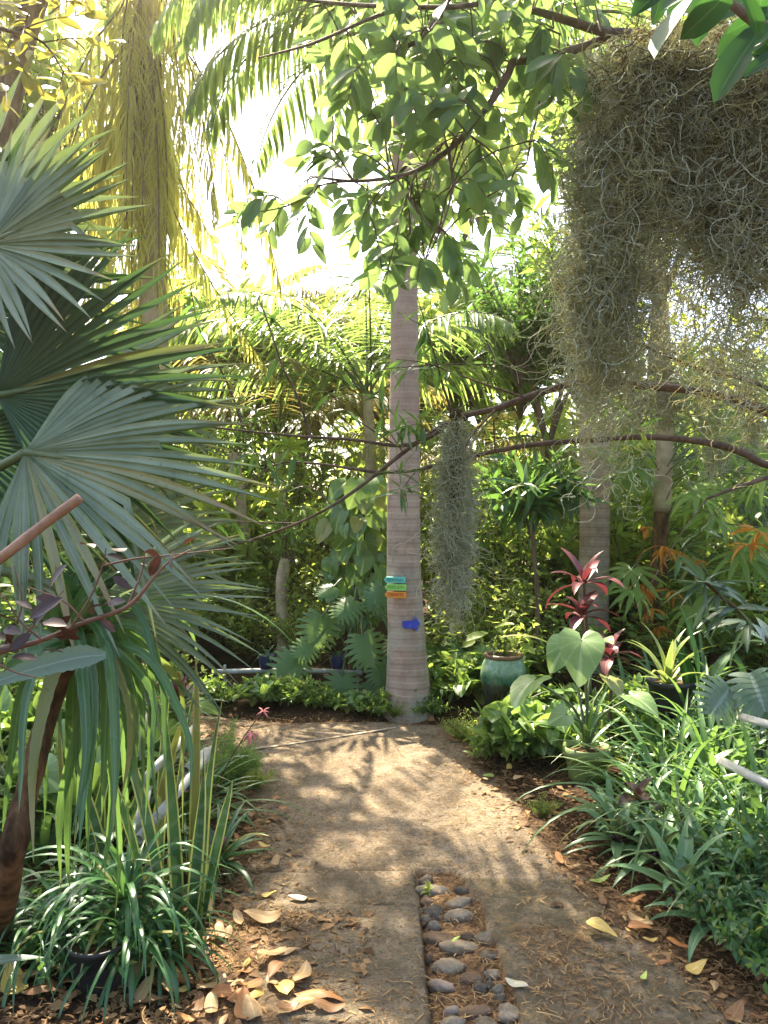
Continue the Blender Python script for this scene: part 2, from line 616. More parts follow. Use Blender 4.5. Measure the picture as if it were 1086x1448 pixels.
M['monstera'] = leaf_mat('monstera leaf', (.065, .15, .04), (.14, .24, .065), (.4, .58, .12), .38, .38, .45)
M['palmate'] = leaf_mat('palmate leaf', (.11, .2, .035), (.19, .27, .06), (.6, .8, .14), .48, .45, .35)
M['orange'] = leaf_mat('withered orange leaf', (.5, .17, .02), (.62, .32, .05), (.75, .35, .05), .4, .5, .3, old=0)
M['strap'] = leaf_mat('strap leaf', (.05, .12, .03), (.10, .19, .05), (.3, .5, .09), .34, .33, .5, mid=(.13, .22, .07), midw=.1, tip=.4)
M['pandan'] = leaf_mat('toothed strap leaf', (.035, .11, .03), (.10, .2, .055), (.3, .5, .09), .34, .3, .5, mid=(.12, .22, .08), midw=.2, edge=(.13, .2, .08), edgew=.86, tip=.5)
M['spider'] = leaf_mat('spider plant leaf', (.03, .10, .035), (.07, .17, .055), (.2, .42, .08), .3, .32, .5, mid=(.12, .23, .09), midw=.14)
M['snake'] = leaf_mat('snake plant leaf', (.02, .075, .022), (.04, .105, .03), (.12, .24, .04), .14, .38, .4, edge=(.5, .47, .12), edgew=.66, bands=(.075, .13, .07))
M['oyster'] = leaf_mat('oyster plant leaf', (.09, .19, .075), (.17, .28, .12), (.25, .45, .1), .22, .33, .5, mid=(.18, .29, .15), midw=.25, back=(.09, .02, .055))
M['red'] = leaf_mat('red leaf', (.06, .012, .018), (.17, .05, .055), (.22, .04, .045), .25, .35, .5, mid=(.4, .1, .1), old=0)
M['darkred'] = leaf_mat('dark maroon leaf', (.022, .01, .008), (.055, .024, .016), (.12, .04, .02), .15, .4, .4, mid=(.12, .05, .03), old=0)
M['pink'] = leaf_mat('pink petal', (.6, .18, .2), (.7, .3, .3), (.8, .35, .35), .4, .5, .3, old=0)
M['feather'] = leaf_mat('asparagus fern', (.08, .17, .035), (.15, .24, .06), (.4, .6, .12), .4, .5, .3)
M['moss'] = leaf_mat('spanish moss', (.28, .28, .12), (.56, .55, .30), (.7, .6, .24), .38, .7, .15, old=0)
M['mossgrey'] = leaf_mat('silvery spanish moss', (.40, .42, .28), (.68, .70, .52), (.66, .64, .4), .38, .7, .15, old=0)
M['mossdark'] = leaf_mat('dark brown moss', (.07, .055, .03), (.16, .125, .06), (.4, .28, .08), .3, .8, .1, old=0)  # dark strand colour deepens the shade inside the tangled moss
M['bluegrey'] = leaf_mat('blue grey narrow leaf', (.08, .14, .09), (.15, .21, .14), (.2, .34, .1), .25, .36, .5, mid=(.24, .3, .24), midw=.1)
M['agave'] = leaf_mat('yellow striped leaf', (.14, .22, .05), (.25, .3, .08), (.45, .55, .12), .32, .35, .4, edge=(.4, .42, .14), edgew=.7)
M['litter'] = leaf_mat('straw litter', (.12, .06, .025), (.5, .33, .15), (.4, .22, .08), .15, .8, .15, old=0)


def rings(g, obj, c):
    sx = g.n('ShaderNodeSeparateXYZ'); g.l(obj, sx.inputs[0])
    nz = g.noise(obj, 5, 3)
    z = sx.outputs[2]
    s = g.math('SINE', g.math('ADD', g.math('MULTIPLY', z, 2 * PI / .094), g.math('MULTIPLY', g.noise(obj, 2.2, 4, .6), 3.6)))
    c = g.mix(g.math('MULTIPLY', g.step(s, .93, 1.0), .6), c, (.52, .43, .32))
    c = g.mix(g.math('MULTIPLY', g.step(g.math('MULTIPLY', s, -1.0), .8, 1.0), .5), c, (.17, .125, .09))
    lich = g.math('MULTIPLY', g.step(g.noise(obj, 3.2, 5, .7), .45, .62), g.math('SUBTRACT', 1.0, g.step(z, .3, 2.0)))
    c = g.mix(g.math('MULTIPLY', lich, .75), c, (.28, .285, .21))
    warm = g.math('MULTIPLY', g.step(z, 1.2, 3.2), .5)
    c = g.mix(warm, c, (.40, .255, .175))
    st_ = g.math('MULTIPLY', g.step(g.noise(obj, 4.5, 6, .75), .5, .68), .55)
    c = g.mix(st_, c, (.17, .125, .09))
    sp = g.step(g.noise(obj, 60, 4, .7), .58, .66)
    return g.mix(g.math('MULTIPLY', sp, .35), c, (.12, .085, .06))


M['ringbark'] = solid_mat('ringed palm bark', (.29, .20, .145), (.42, .31, .235), 6, .8, .2, .5, 60, (1, 1, .5), extra=rings)
M['bark'] = solid_mat('brown bark', (.09, .055, .035), (.22, .145, .09), 12, .85, .2, .7, 60, (1, 1, .35))
M['branch'] = solid_mat('dark branch bark', (.075, .05, .035), (.17, .115, .08), 18, .75, .25, .5, 70)
M['palebark'] = solid_mat('pale bark', (.26, .19, .11), (.42, .33, .2), 7, .8, .2, .5, 40)
M['stick'] = solid_mat('cut stalk brown', (.2, .1, .055), (.34, .19, .11), 14, .6, .35, .4, 50)
M['huskbark'] = solid_mat('fibrous husk', (.03, .017, .01), (.19, .105, .05), 14, .9, .1, 1, 40, (1, 1, .3))
M['stem'] = solid_mat('green stem', (.06, .1, .03), (.12, .14, .06), 10, .5, .4)
M['twig'] = solid_mat('twig brown', (.08, .05, .03), (.15, .1, .06), 14, .8, .2)
M['redstem'] = solid_mat('red stem', (.11, .055, .035), (.18, .09, .055), 14, .5, .3)
M['pvc'] = solid_mat('weathered white plastic', (.24, .24, .215), (.42, .42, .39), 5, .4, .4, .15, 30,
                     extra=lambda g, o, c: g.mix(g.math('MULTIPLY', g.step(g.noise(o, 11, 5, .7), .55, .7), .5), c, (.16, .145, .10)))
M['blackplastic'] = solid_mat('black nursery pot plastic', (.012, .012, .014), (.03, .03, .03), 10, .45, .4)
M['bluepot'] = solid_mat('navy pot', (.012, .018, .06), (.025, .03, .1), 10, .3, .5)
M['soil'] = solid_mat('potting soil', (.03, .018, .01), (.12, .07, .035), 30, .95, .1, 1, 60)


def potdirt(g, o, c):
    sx = g.n('ShaderNodeSeparateXYZ'); g.l(o, sx.inputs[0])
    n1 = g.noise(o, 7, 5, .7)
    c = g.mix(g.math('MULTIPLY', g.step(n1, .5, .7), .45), c, (.2, .2, .1))
    return g.mix(g.math('MULTIPLY', g.math('SUBTRACT', 1.0, g.step(g.math('ADD', sx.outputs[2], g.math('MULTIPLY', n1, .1)), .03, .12)), .7), c, (.09, .07, .035))


M['greenpot'] = solid_mat('olive green plastic pot', (.15, .2, .06), (.19, .245, .08), 5, .5, .35, .1, 30, extra=potdirt)


def jarglaze(g, o, c):
    sx = g.n('ShaderNodeSeparateXYZ'); g.l(o, sx.inputs[0])
    mp = g.n('ShaderNodeMapping'); mp.inputs['Scale'].default_value = (16, 16, 3); g.l(o, mp.inputs[0])
    n1 = g.noise(mp.outputs[0], 1, 4)
    zz = g.math('ADD', sx.outputs[2], g.math('MULTIPLY', g.math('SUBTRACT', n1, .5), .14))
    lower = g.mix(g.step(g.noise(o, 6, 4), .4, .65), (.008, .008, .006), (.02, .032, .024))
    mid = g.mix(g.step(g.noise(o, 22, 5, .7), .4, .62), (.012, .07, .04), (.03, .12, .07))
    top = g.mix(g.step(g.noise(o, 12, 5, .7), .4, .65), (.10, .2, .10), (.25, .34, .19))
    c = g.mix(g.step(zz, .335, .37), lower, mid)
    return g.mix(g.step(zz, .375, .46), c, top)


M['jar'] = solid_mat('green drip glaze', (.1, .2, .1), (.1, .2, .1), 6, .22, .6, .12, 20, extra=jarglaze)
M['jarrim'] = solid_mat('brown rim glaze', (.10, .05, .025), (.2, .11, .06), 14, .35, .5)


def paint(n, c):
    return solid_mat(n, tuple(x * .8 for x in c), c, 20, .5, .4, .2, 60)


M['teal'] = paint('teal paint', (.12, .52, .42))
M['lime'] = paint('lime paint', (.28, .62, .13))
M['orangepaint'] = paint('orange paint', (.7, .25, .035))
M['blue'] = paint('blue paint', (.035, .06, .42))
M['tealtext'] = paint('dark teal lettering', (.03, .22, .2))
M['limetext'] = paint('dark green lettering', (.1, .3, .05))
M['orangetext'] = paint('rust lettering', (.35, .07, .01))


# ground and path ---------------------------------------------------
def ground_mat():
    m, nt = _nt('leafy soil'); g = N(nt)
    tc = g.n('ShaderNodeTexCoord'); o = tc.outputs['Object']
    n1, n2 = g.noise(o, 2.2, 5, .6), g.noise(o, 38, 5, .7)
    c = g.mix(g.step(n1, .35, .65), (.022, .014, .008), (.065, .036, .018))
    c = g.mix(g.math('MULTIPLY', g.step(n2, .52, .66), .6), c, (.17, .095, .042))
    p = g.n('ShaderNodeBsdfPrincipled'); g.l(c, p.inputs['Base Color'])
    p.inputs['Roughness'].default_value = .95; p.inputs['Specular IOR Level'].default_value = .1
    b = g.n('ShaderNodeBump'); b.inputs['Strength'].default_value = 1; b.inputs['Distance'].default_value = .02
    g.l(n2, b.inputs['Height']); g.l(b.outputs[0], p.inputs['Normal'])
    u = g.n('ShaderNodeOutputMaterial'); g.l(p.outputs[0], u.inputs[0])
    return m


def path_mat():
    m, nt = _nt('old concrete with dirt'); g = N(nt)
    tc = g.n('ShaderNodeTexCoord'); o = tc.outputs['Object']
    a = g.n('ShaderNodeAttribute', attribute_name='lf'); sp = g.n('ShaderNodeSeparateXYZ'); g.l(a.outputs['Vector'], sp.inputs[0])
    dirt, moss, groove = sp.outputs
    n1, n2, n3 = g.noise(o, 1.6, 6, .62), g.noise(o, 48, 6, .75), g.noise(o, 9, 6, .75)
    n4 = g.noise(o, 85, 4, .7)
    c = g.mix(g.step(n1, .35, .65), (.20, .15, .098), (.33, .255, .17))
    c = g.mix(g.math('MULTIPLY', g.step(n3, .44, .6), .7), c, (.155, .11, .065))
    c = g.mix(g.math('MULTIPLY', g.step(n2, .52, .6), .7), c, (.40, .30, .19))
    c = g.mix(g.math('MULTIPLY', g.step(n4, .55, .61), .8), c, (.065, .045, .03))
    mo = g.math('MULTIPLY', moss, g.step(g.math('ADD', n3, g.math('MULTIPLY', n2, .4)), .5, .75))
    c = g.mix(g.math('MULTIPLY', mo, .8), c, (.125, .10, .055))
    df = g.math('MULTIPLY', g.step(g.math('ADD', dirt, g.math('MULTIPLY', g.math('SUBTRACT', n3, .5), 1.2)), .35, .75), .85)
    dc = g.mix(g.step(n2, .42, .62), (.085, .042, .02), (.27, .15, .065))
    c = g.mix(df, c, dc)
    c = g.mix(groove, c, (.05, .035, .022))
    p = g.n('ShaderNodeBsdfPrincipled'); g.l(c, p.inputs['Base Color'])
    p.inputs['Roughness'].default_value = .9; p.inputs['Specular IOR Level'].default_value = .2
    b = g.n('ShaderNodeBump'); b.inputs['Strength'].default_value = 1.0; b.inputs['Distance'].default_value = .018
    g.l(g.math('ADD', n2, g.math('ADD', g.math('MULTIPLY', n3, 1.2), g.math('MULTIPLY', n4, .5))), b.inputs['Height']); g.l(b.outputs[0], p.inputs['Normal'])
    u = g.n('ShaderNodeOutputMaterial'); g.l(p.outputs[0], u.inputs[0])
    return m


M['ground'] = ground_mat()
M['path'] = path_mat()

# ================================================================== setting
POLY = A((-.60, -1.2), (-.60, 2.2), (-.625, 2.43), (-.653, 2.68), (-.675, 3.06), (-.67, 3.55), (-.74, 4.13), (-.90, 4.68), (-1.15, 5.03),
         (-2.2, 5.25), (-4.2, 5.4), (-4.2, 6.7), (-2.4, 6.45), (-1.34, 6.12), (-.77, 5.95), (.09, 5.97), (.50, 5.9), (.58, 5.4), (.65, 4.87), (.85, 4.13), (.95, 3.48),
         (1.08, 2.95), (1.27, 2.53), (1.35, 2.0), (1.35, -1.2))


def path_sd(X, Y):
    """signed distance to the path's outline, positive inside"""
    P = np.stack([X, Y], -1)
    best = np.full(X.shape, 9.)
    inside = np.zeros(X.shape, bool)
    for i in range(len(POLY)):
        a, b = POLY[i], POLY[(i + 1) % len(POLY)]
        ab = b - a
        h = np.clip(((P - a) @ ab) / (ab @ ab), 0, 1)
        best = np.minimum(best, np.linalg.norm(P - a - h[..., None] * ab, axis=-1))
        c = (a[1] > Y) != (b[1] > Y)
        xi = a[0] + (Y - a[1]) / ((b[1] - a[1]) or 1e-9) * ab[0]
        inside ^= c & (X < xi)
    return np.where(inside, best, -best)


def fbm(X, Y, s, seed=0, o=3):
    out = np.zeros(X.shape)
    fl = out.ravel()
    xs, ys = X.ravel(), Y.ravel()
    r = np.random.default_rng(seed)
    for k in range(o):
        for _ in range(5):
            a = r.uniform(0, 2 * PI); f = s * 2 ** k * r.uniform(.7, 1.4); ph = r.uniform(0, 9)
            fl += np.sin((xs * math.cos(a) + ys * math.sin(a)) * f + ph + 1.5 * np.sin(ys * f * .37 + ph)) * .5 ** k / 5
    return out


def soil_z(X, Y):
    sd = path_sd(X, Y)
    return np.where(sd > 0, -.05, np.clip(-sd * .18, 0, .06) - .008) + fbm(X, Y, 3.0, 4) * .02 * (sd < 0.02)


xs = np.concatenate([[-30, -20, -12, -8], np.arange(-5, 5.01, .06), [8, 12, 20, 30]])
ys = np.concatenate([[-25, -10, -4], np.arange(-1.5, 9.01, .06), [11, 14, 20, 27, 35]])
X, Y = np.meshgrid(xs, ys)
g = G().add(np.stack([X, Y, soil_z(X, Y)], -1), gridq(len(ys), len(xs)), np.zeros((X.size, 3)))
o = build('ground', [(g, M['ground'])]); o['kind'] = 'structure'

# stone channel outline in plan: left edge straight, right edge ragged
CL = lambda y: np.interp(y, [1.5, 2.43, 3.45], [.152, .148, .145])
CR = lambda y: np.interp(y, [1.5, 2.43, 3.2, 3.45], [.47, .44, .40, .33])
CEND = 3.47
res = .016
xs, ys = np.arange(-4.2, 1.6, res), np.arange(-.6, 6.8, res)
X, Y = np.meshgrid(xs, ys)
sd = path_sd(X, Y) + fbm(X, Y, 14, 2) * .03
wx = X + fbm(X, Y, 9, 3) * .012
inch = (wx > CL(Y)) & (wx < CR(Y)) & (Y < CEND + fbm(X, Y, 12, 8) * .02)
dl = np.abs(wx - CL(Y)) + (Y > CEND) * 9
groove = np.exp(-(dl / .008) ** 2)
jy = np.abs(Y - (3.46 + .03 * fbm(X, Y, 6, 9) + .05 * (X - .1))) + 9 * ((X > .16) | (X < -.62))
jy2 = np.abs(Y - (3.16 + .02 * fbm(X, Y, 8, 10))) + 9 * ((X > .15) | (X < -.12))
groove = np.maximum(groove, .8 * np.exp(-(jy / .012) ** 2))
groove = np.maximum(groove, .7 * np.exp(-(jy2 / .009) ** 2))
Z = fbm(X, Y, 5, 5, 4) * .006 + fbm(X, Y, 40, 6, 2) * .0025 + .004
Z += np.where((X < CL(Y)) & (Y < 3.46), fbm(X * .35, Y, 60, 12, 2) * .004 + .008, 0)
Z = np.where(inch, -.024 + fbm(X, Y, 30, 7) * .008, Z) - groove * .012
Z = np.where(sd < .08, Z - (np.clip(.08 - sd, 0, .2)) ** 1.5 * .8, Z)
dirt = np.clip(1 - sd / .22, 0, 1) * .8 + np.where(inch, 1.0, 0) + np.clip(fbm(X, Y, 2.3, 21) + .1, 0, 1) * .35
dirt += np.exp(-((X - .62) / .18) ** 2) * (Y < 3.0) * .35 + (X < -.3) * (Y < 3.1) * .5
moss = np.clip(np.where(X > CR(Y), 1, .35) * (Y < 3.4) + .2, 0, 1)
keep = (sd > -.03).reshape(-1)
q = gridq(len(ys), len(xs))
q = q[keep[q].all(1)]
used = np.unique(q)
mp_ = np.zeros(X.size, int); mp_[used] = np.arange(len(used))
PV = np.stack([X, Y, Z], -1).reshape(-1, 3)[used]
PL = np.stack([np.clip(dirt, 0, 1), moss, groove], -1).reshape(-1, 3)[used]
g = G().add(PV, mp_[q], PL)
path = build('path', [(g, M['path'])]); path['kind'] = 'structure'
# pale mortar joint across the path
g = G()
pts = [gp(300, 1068), gp(370, 1060), gp(440, 1050), gp(510, 1039), gp(560, 1031)]
P = catmull(pts, 10); P[:, 2] = .011 + .003
n_ = len(P); wv = .014 + .005 * np.sin(np.arange(n_) * 2.1)
V = np.stack([P + np.outer(wv, A(.1, 1, 0)), P + A(0, 0, .003), P - np.outer(wv, A(.1, 1, 0))], 1)
g.add(V, gridq(n_, 3), np.tile(A(0, 0, 0), (n_ * 3, 1)))
M['mortar'] = solid_mat('pale mortar', (.28, .22, .15), (.46, .38, .28), 14, .9, .1, .4, 50)
build('joint_line', [(g, M['mortar'])], path)


def zpath(x, y):
    return np.where(path_sd(np.atleast_1d(float(x)), np.atleast_1d(float(y))) > 0, .006, float(soil_z(np.atleast_1d(float(x)), np.atleast_1d(float(y)))[0]))[0]


# --- straw, needles and shredded bark: uncountable litter
g = G()
n0 = 150000
Yr = 1.9 + 4.2 * rng.random(n0) ** 1.7
Xr = U(-1.9, 1.8, n0)
s_ = path_sd(Xr, Yr)
ch = (Xr > CL(Yr)) & (Xr < CR(Yr)) & (Yr < CEND)
pr = np.where(s_ > 0, .26 + .6 * np.exp(-np.maximum(s_, 0) / .16) + .5 * ((np.abs(Xr - .66) < .16) & (Yr < 3)) + .35 * ((Xr < -.25) & (Yr < 3.2)), .9 * np.exp(np.minimum(s_, 0) / .22))
pr = np.where(ch, .8, pr) * (.5 + .8 * (np.sin(Xr * 5 + 1.7 * np.sin(Yr * 3)) * np.sin(Yr * 6 + Xr * 2) * .5 + .5))
k_ = np.nonzero(rng.random(n0) < pr * .6)[0][:17000]
Xr, Yr = Xr[k_], Yr[k_]
n_ = len(Xr)
print('straw', n_)
inch = (Xr > CL(Yr)) & (Xr < CR(Yr)) & (Yr < CEND)
zz = np.where(path_sd(Xr, Yr) > 0, .010, soil_z(Xr, Yr) + .008) - inch * .026
az = U(0, 2 * PI, n_)
g.straps(np.stack([Xr, Yr, zz + U(0, .008, n_)], -1), az, U(-.05, .3, n_), rng.gamma(3, .009, n_) + .008, U(.0, .8, n_), U(.0007, .0026, n_), 4, .2, lambda t: .6 + .4 * np.sin(PI * t), 1.0, U(0, 1, n_) ** 1.3, U(-1, 1, n_), U(-1.6, 1.6, n_))
o = build('straw_litter', [(g, M['litter'])]); o['kind'] = 'stuff'
o['label'] = 'fine straw and shredded bark strewn along the path edges'

# --- small broken leaf flakes, uncountable
n_ = 5200
yy = 2.2 + 3.7 * rng.random(n_) ** 1.5
side = rng.random(n_) < .6
xx = np.where(side, np.interp(yy, [2.4, 3, 3.6, 4.2, 4.7, 6], [-.66, -.68, -.69, -.76, -.92, -1.3]), np.interp(yy, [2.5, 3, 3.5, 4.1, 4.9, 6], [1.25, 1.07, .95, .85, .66, .6])) + rng.normal(size=n_) * .13
ex = rng.random(n_) < .22
xx = np.where(ex, U(-1.3, -.05, n_), xx); yy = np.where(ex, U(2.3, 3.1, n_), yy)
zz = np.where(path_sd(xx, yy) > 0, .012, soil_z(xx, yy) + .008)
d = np.stack([np.cos(a_ := U(0, 6.28, n_)), np.sin(a_), U(-.1, .25, n_)], -1)
g = G()
g.stamp(LEAF['small'], frames(d, norm(A(0, 0, 1) + rng.normal(size=(n_, 3)) * .3)) * (rng.gamma(3, .008, n_) + .006)[:, None, None], np.stack([xx, yy, zz], -1), U(0, 1, n_))
M['flake'] = leaf_mat('broken brown leaf', (.07, .035, .015), (.42, .25, .11), (.4, .22, .08), .15, .7, .2, old=0)
o = build('leaf_litter', [(g, M['flake'])]); o['kind'] = 'stuff'; o['label'] = 'small broken brown leaves scattered at the path edges'

# --- river stones set in the drain channel
ST = [(185, 185, 50, 25, 0), (240, 245, 100, 30, 1), (420, 240, 45, 30, 0), (200, 312, 55, 45, 3), (390, 325, 90, 45, 2), (492, 300, 30, 40, 3), (220, 380, 75, 25, 0), (258, 412, 40, 30, 0),
      (395, 400, 90, 50, 1), (192, 432, 35, 25, 1), (245, 465, 50, 25, 1), (270, 545, 100, 50, 3), (410, 600, 115, 42, 2), (568, 545, 65, 50, 1), (450, 537, 45, 20, 3), (590, 662, 60, 45, 0),
      (330, 725, 110, 60, 2), (215, 670, 30, 38, 3), (295, 845, 72, 45, 4), (475, 800, 75, 33, 3), (612, 780, 50, 40, 1), (535, 855, 55, 30, 0), (598, 850, 28, 28, 0), (652, 880, 45, 33, 1),
      (350, 1005, 50, 30, 4), (505, 1010, 95, 46, 3), (722, 1020, 78, 70, 1), (350, 1095, 95, 35, 1), (570, 1095, 95, 45, 0), (820, 1112, 40, 30, 1), (662, 932, 38, 22, 0)]
SCOL = [('dark grey', (.105, .082, .058), (.2, .165, .12)), ('grey', (.19, .155, .11), (.32, .265, .195)), ('grey brown', (.25, .19, .125), (.37, .29, .195)), ('brown', (.15, .095, .055), (.26, .17, .105)), ('pinkish tan', (.33, .24, .17), (.46, .35, .26))]
SM = [solid_mat('river stone ' + c[0], tuple(x * .68 for x in c[1]), tuple(x * .72 for x in c[2]), 17, .85, .2, .8, 45) for c in SCOL]
ORD = 'first second third fourth fifth sixth seventh eighth ninth tenth eleventh twelfth thirteenth fourteenth fifteenth sixteenth seventeenth eighteenth nineteenth twentieth'.split()
ORD += ['twenty-' + x for x in ORD[:9]] + ['thirtieth'] + ['thirty-' + x for x in ORD[:5]]
bm_s = []
for i in range(6):
    g = G()
    a, b = np.linspace(0, PI, 11), np.arange(18) / 18 * 2 * PI
    Aa, Bb = np.meshgrid(a, b, indexing='ij')
    V = np.stack([np.sin(Aa) * np.cos(Bb), np.sin(Aa) * np.sin(Bb), np.cos(Aa)], -1)
    V = np.sign(V) * np.abs(V) ** .85
    k = U(.8, 1.3, 3)
    V *= (1 + .13 * np.sin(V[..., :1] * 3 * k[0] + i) + .12 * np.sin(V[..., 1:2] * 3.5 * k[1] + 2 * i) + .07 * np.sin(V[..., 2:] * 6 + V[..., :1] * 5 + i) + .05 * np.sin(V[..., :1] * 8 + V[..., 1:2] * 9 + i))
    g.add(V, tubeq(11, 18), np.zeros((11 * 18, 3)))
    bm_s.append((np.concatenate(g.V), np.concatenate(g.Q)))
ST.sort(key=lambda s: -s[1])
for i, (zx, zy, hw, hh, c) in enumerate(ST):
    px, py = 560 + zx / 4.525, 1200 + zy / 4.525
    p = gp(px, py)
    s_ = p[1] / F / 4.525
    rx = hw * s_ * .95
    rz = max(.38 * rx, .02)
    rx *= 1.08
    ry = max(.62 * rx, min((hh * s_ - rz * .75) / .5, 1.1 * rx))
    V, Q = bm_s[i % 6]
    L0 = A(p[0], p[1], -.022 + rz * .08)
    g = G().add(V * A(rx, ry, rz) + L0, Q, np.zeros((len(V), 3)))
    o = build('river_stone', [(g, SM[c])], loc=L0)
    o.rotation_euler = (U(-.22, .22), U(-.2, .2), U(-.35, .35))
    shape = 'long flat' if rx > 2.2 * ry else ('rounded' if rx < 1.35 * ry else 'oval')
    tag(o, f'{shape} {SCOL[c][0]} river stone, {ORD[i]} from the near end of the drain strip', 'stone', 'river stones set in the drain strip')

# --- fallen leaves
FC = [('tan', (.36, .22, .10), (.5, .34, .17)), ('yellow', (.5, .33, .08), (.62, .47, .16)), ('brown', (.16, .075, .03), (.28, .15, .065)), ('rust', (.32, .12, .04), (.45, .22, .08)), ('pale cream', (.55, .47, .3), (.68, .6, .42)), ('light green', (.3, .4, .08), (.42, .5, .14))]
FM = [leaf_mat('fallen leaf ' + c[0], c[1], c[2], c[2], .18, .55, .3, mid=tuple(min(1, x * 1.25) for x in c[2]), midw=.07, vein=.25, veinf=9, old=0) for c in FC]
FSH = []
for i in range(7):
    pr = [ovate, ell, lance][i % 3]
    v, q, l = leafp(9, 5, pr, [.27, .22, .16][i % 3], U(-.25, .25), U(-.15, .15), U(0, .03), U(-.4, .5))
    v = v.copy(); v[:, 2] += .07 * np.sin(v[:, 1] * U(3, 7) + i); v[:, 0] += .1 * (v[:, 1] - .5) ** 2 * U(-1, 1)
    v[:, 1] -= .5; v[:, 2] -= v[:, 2].min()
    FSH.append((v, q, l))
fmesh = {}
EXP = [(75, 1390, .2, 2), (118, 1392, .2, 3), (52, 1403, .19, 1), (18, 1423, .17, 1), (100, 1420, .16, 0), (212, 1352, .17, 3), (240, 1396, .13, 1), (236, 1410, .12, 0), (300, 1402, .17, 0), (338, 1308, .13, 0), (372, 1308, .17, 0),
       (292, 1296, .13, 0), (452, 1418, .2, 3), (421, 1278, .09, 4), (850, 1326, .14, 1), (905, 1315, .13, 0), (848, 1250, .13, 5), (345, 1383, .08, 3), (260, 1362, .12, 2), (225, 1330, .15, 3), (360, 1415, .1, 1),
       (320, 1418, .13, 3), (385, 1400, .09, 0), (330, 1195, .14, 0), (160, 1400, .16, 3), (200, 1425, .13, 0), (60, 1436, .15, 2), (20, 1395, .14, 0), (130, 1420, .15, 1), (95, 1375, .14, 3), (410, 1436, .13, 0), (345, 1440, .14, 3), (280, 1430, .1, 2),
       (862, 1207, .07, 1), (812, 1158, .08, 3), (905, 1325, .1, 3), (730, 1398, .09, 4), (910, 1390, .07, 5), (985, 1380, .1, 1), (960, 1350, .1, 3), (1010, 1400, .1, 0), (690, 1103, .1, 5), (735, 1110, .1, 0), (720, 1096, .09, 1),
       (640, 1048, .12, 3), (610, 1022, .12, 2), (330, 1162, .1, 0), (350, 1182, .09, 3), (300, 1262, .1, 0), (270, 1300, .12, 3), (310, 1330, .11, 0), (250, 1340, .12, 0), (1040, 1440, .11, 2), (900, 1275, .09, 3), (645, 1338, .05, 5)]
EXP = [(a_, b_, s_ * .88, c_) for a_, b_, s_, c_ in EXP]
EXP += [(U(-10, 470), U(1352, 1446), U(.07, .13), int(rng.choice([0, 0, 1, 2, 2, 3, 3]))) for _ in range(30)]
for _ in range(95):
    y = 2.3 + 2.3 * rng.random() ** 1.5; sdx = U(-.12, .2)
    side = rng.random() < .62
    x = (np.interp(y, [2.4, 3, 3.6, 4.2, 4.7], [-.63, -.67, -.67, -.75, -.9]) + sdx) if side else (np.interp(y, [2.5, 3, 3.5, 4.1, 4.9], [1.27, 1.08, .95, .85, .65]) - sdx)
    EXP.append((x, -y, U(.03, .085), int(rng.choice([0, 0, 1, 2, 3, 3]))))
for i, (px, py, s_, c) in enumerate(EXP):
    p = gp(px, py) if py > 0 else A(px, -py, 0)
    if py < 0:
        px, py = p[0] * F / p[1] + 543, 724 + F * CH / p[1]
    k = i % 7
    if (k, c) not in fmesh:
        o = build('fallen_leaf', [(G().add(FSH[k][0], FSH[k][1], np.concatenate([FSH[k][2], np.full((len(FSH[k][0]), 1), .5)], 1)), FM[c])])
        fmesh[(k, c)] = o.data
    else:
        o = bpy.data.objects.new('fallen_leaf', fmesh[(k, c)]); COL.objects.link(o)
    o.scale = (s_,) * 3
    o.location = (p[0], p[1], zpath(p[0], p[1]) + .008 + .006 * (i % 4))
    o.rotation_euler = (U(-.14, .14), U(-.14, .14), U(0, 6.28))
    big = 'large' if s_ > .15 else ('small' if s_ < .085 else 'medium')
    if px > 560:
        where = 'by the drain stones' if px < 760 and py > 1240 else 'along the path edge under the strap-leaved plants' if py > 1150 else 'near the green pot and jar'
    else:
        where = 'on the soil below the spider plants' if px < 270 else 'on the slab beside the spider plants' if py > 1350 else 'on the path edge by the snake plants' if py > 1240 else 'on the path edge by the feathery fern'
    if c == 4:
        where = 'alone on the sunlit slab' if px < 560 else where
    sh = ['broad', 'oval', 'slender'][k % 3]
    lab = f'{big} {sh} {FC[c][0]} fallen leaf {where}'
    tag(o, lab, 'fallen leaf', lab + ' group')

# ================================================================== palms
# --- ringed palm in the middle, carrying the signs
PX = [(579, 1012, 41), (578.5, 1000, 37), (577.5, 985, 34), (576.5, 960, 30.5), (575, 930, 28), (574, 890, 26), (571, 820, 24.3), (570.5, 700, 23), (571.5, 600, 21.5), (572, 500, 20), (571.5, 400, 18.5), (571, 300, 16.5), (570, 200, 14.5), (569, 120, 13)]
DP = 6.15


def ring_trunk(g, PX, D, n=150, sides=40, ring=.094):
    y = np.array([p[1] for p in PX]); x = np.array([p[0] for p in PX]); hw = np.array([p[2] for p in PX])
    py = np.linspace(y[0], y[-1], n)
    o_ = np.argsort(y)
    cx, r = np.interp(py, y[o_], x[o_]), np.interp(py, y[o_], hw[o_]) / F * D
    z = CH - (py - 724) / F * D
    r = r * (1 + .016 * (np.sin(z * 2 * PI / ring) > .92)) 
    a = np.arange(sides) / sides * 2 * PI
    rr = r[:, None] * (1 + .012 * np.sin(3 * a + z[:, None]) + .008 * np.sin(7 * a + 3 * z[:, None]))
    V = np.stack([((cx - 543) / F * D)[:, None] + rr * np.cos(a), D + rr * np.sin(a), z[:, None] + .006 * np.sin(a + 2) + 0 * rr], -1)
    L = np.zeros(V.shape); L[..., 1] = z[:, None]
    g.add(V, tubeq(n, sides), L)
    return A((cx[-1] - 543) / F * D, D, z[-1]), r[-1]


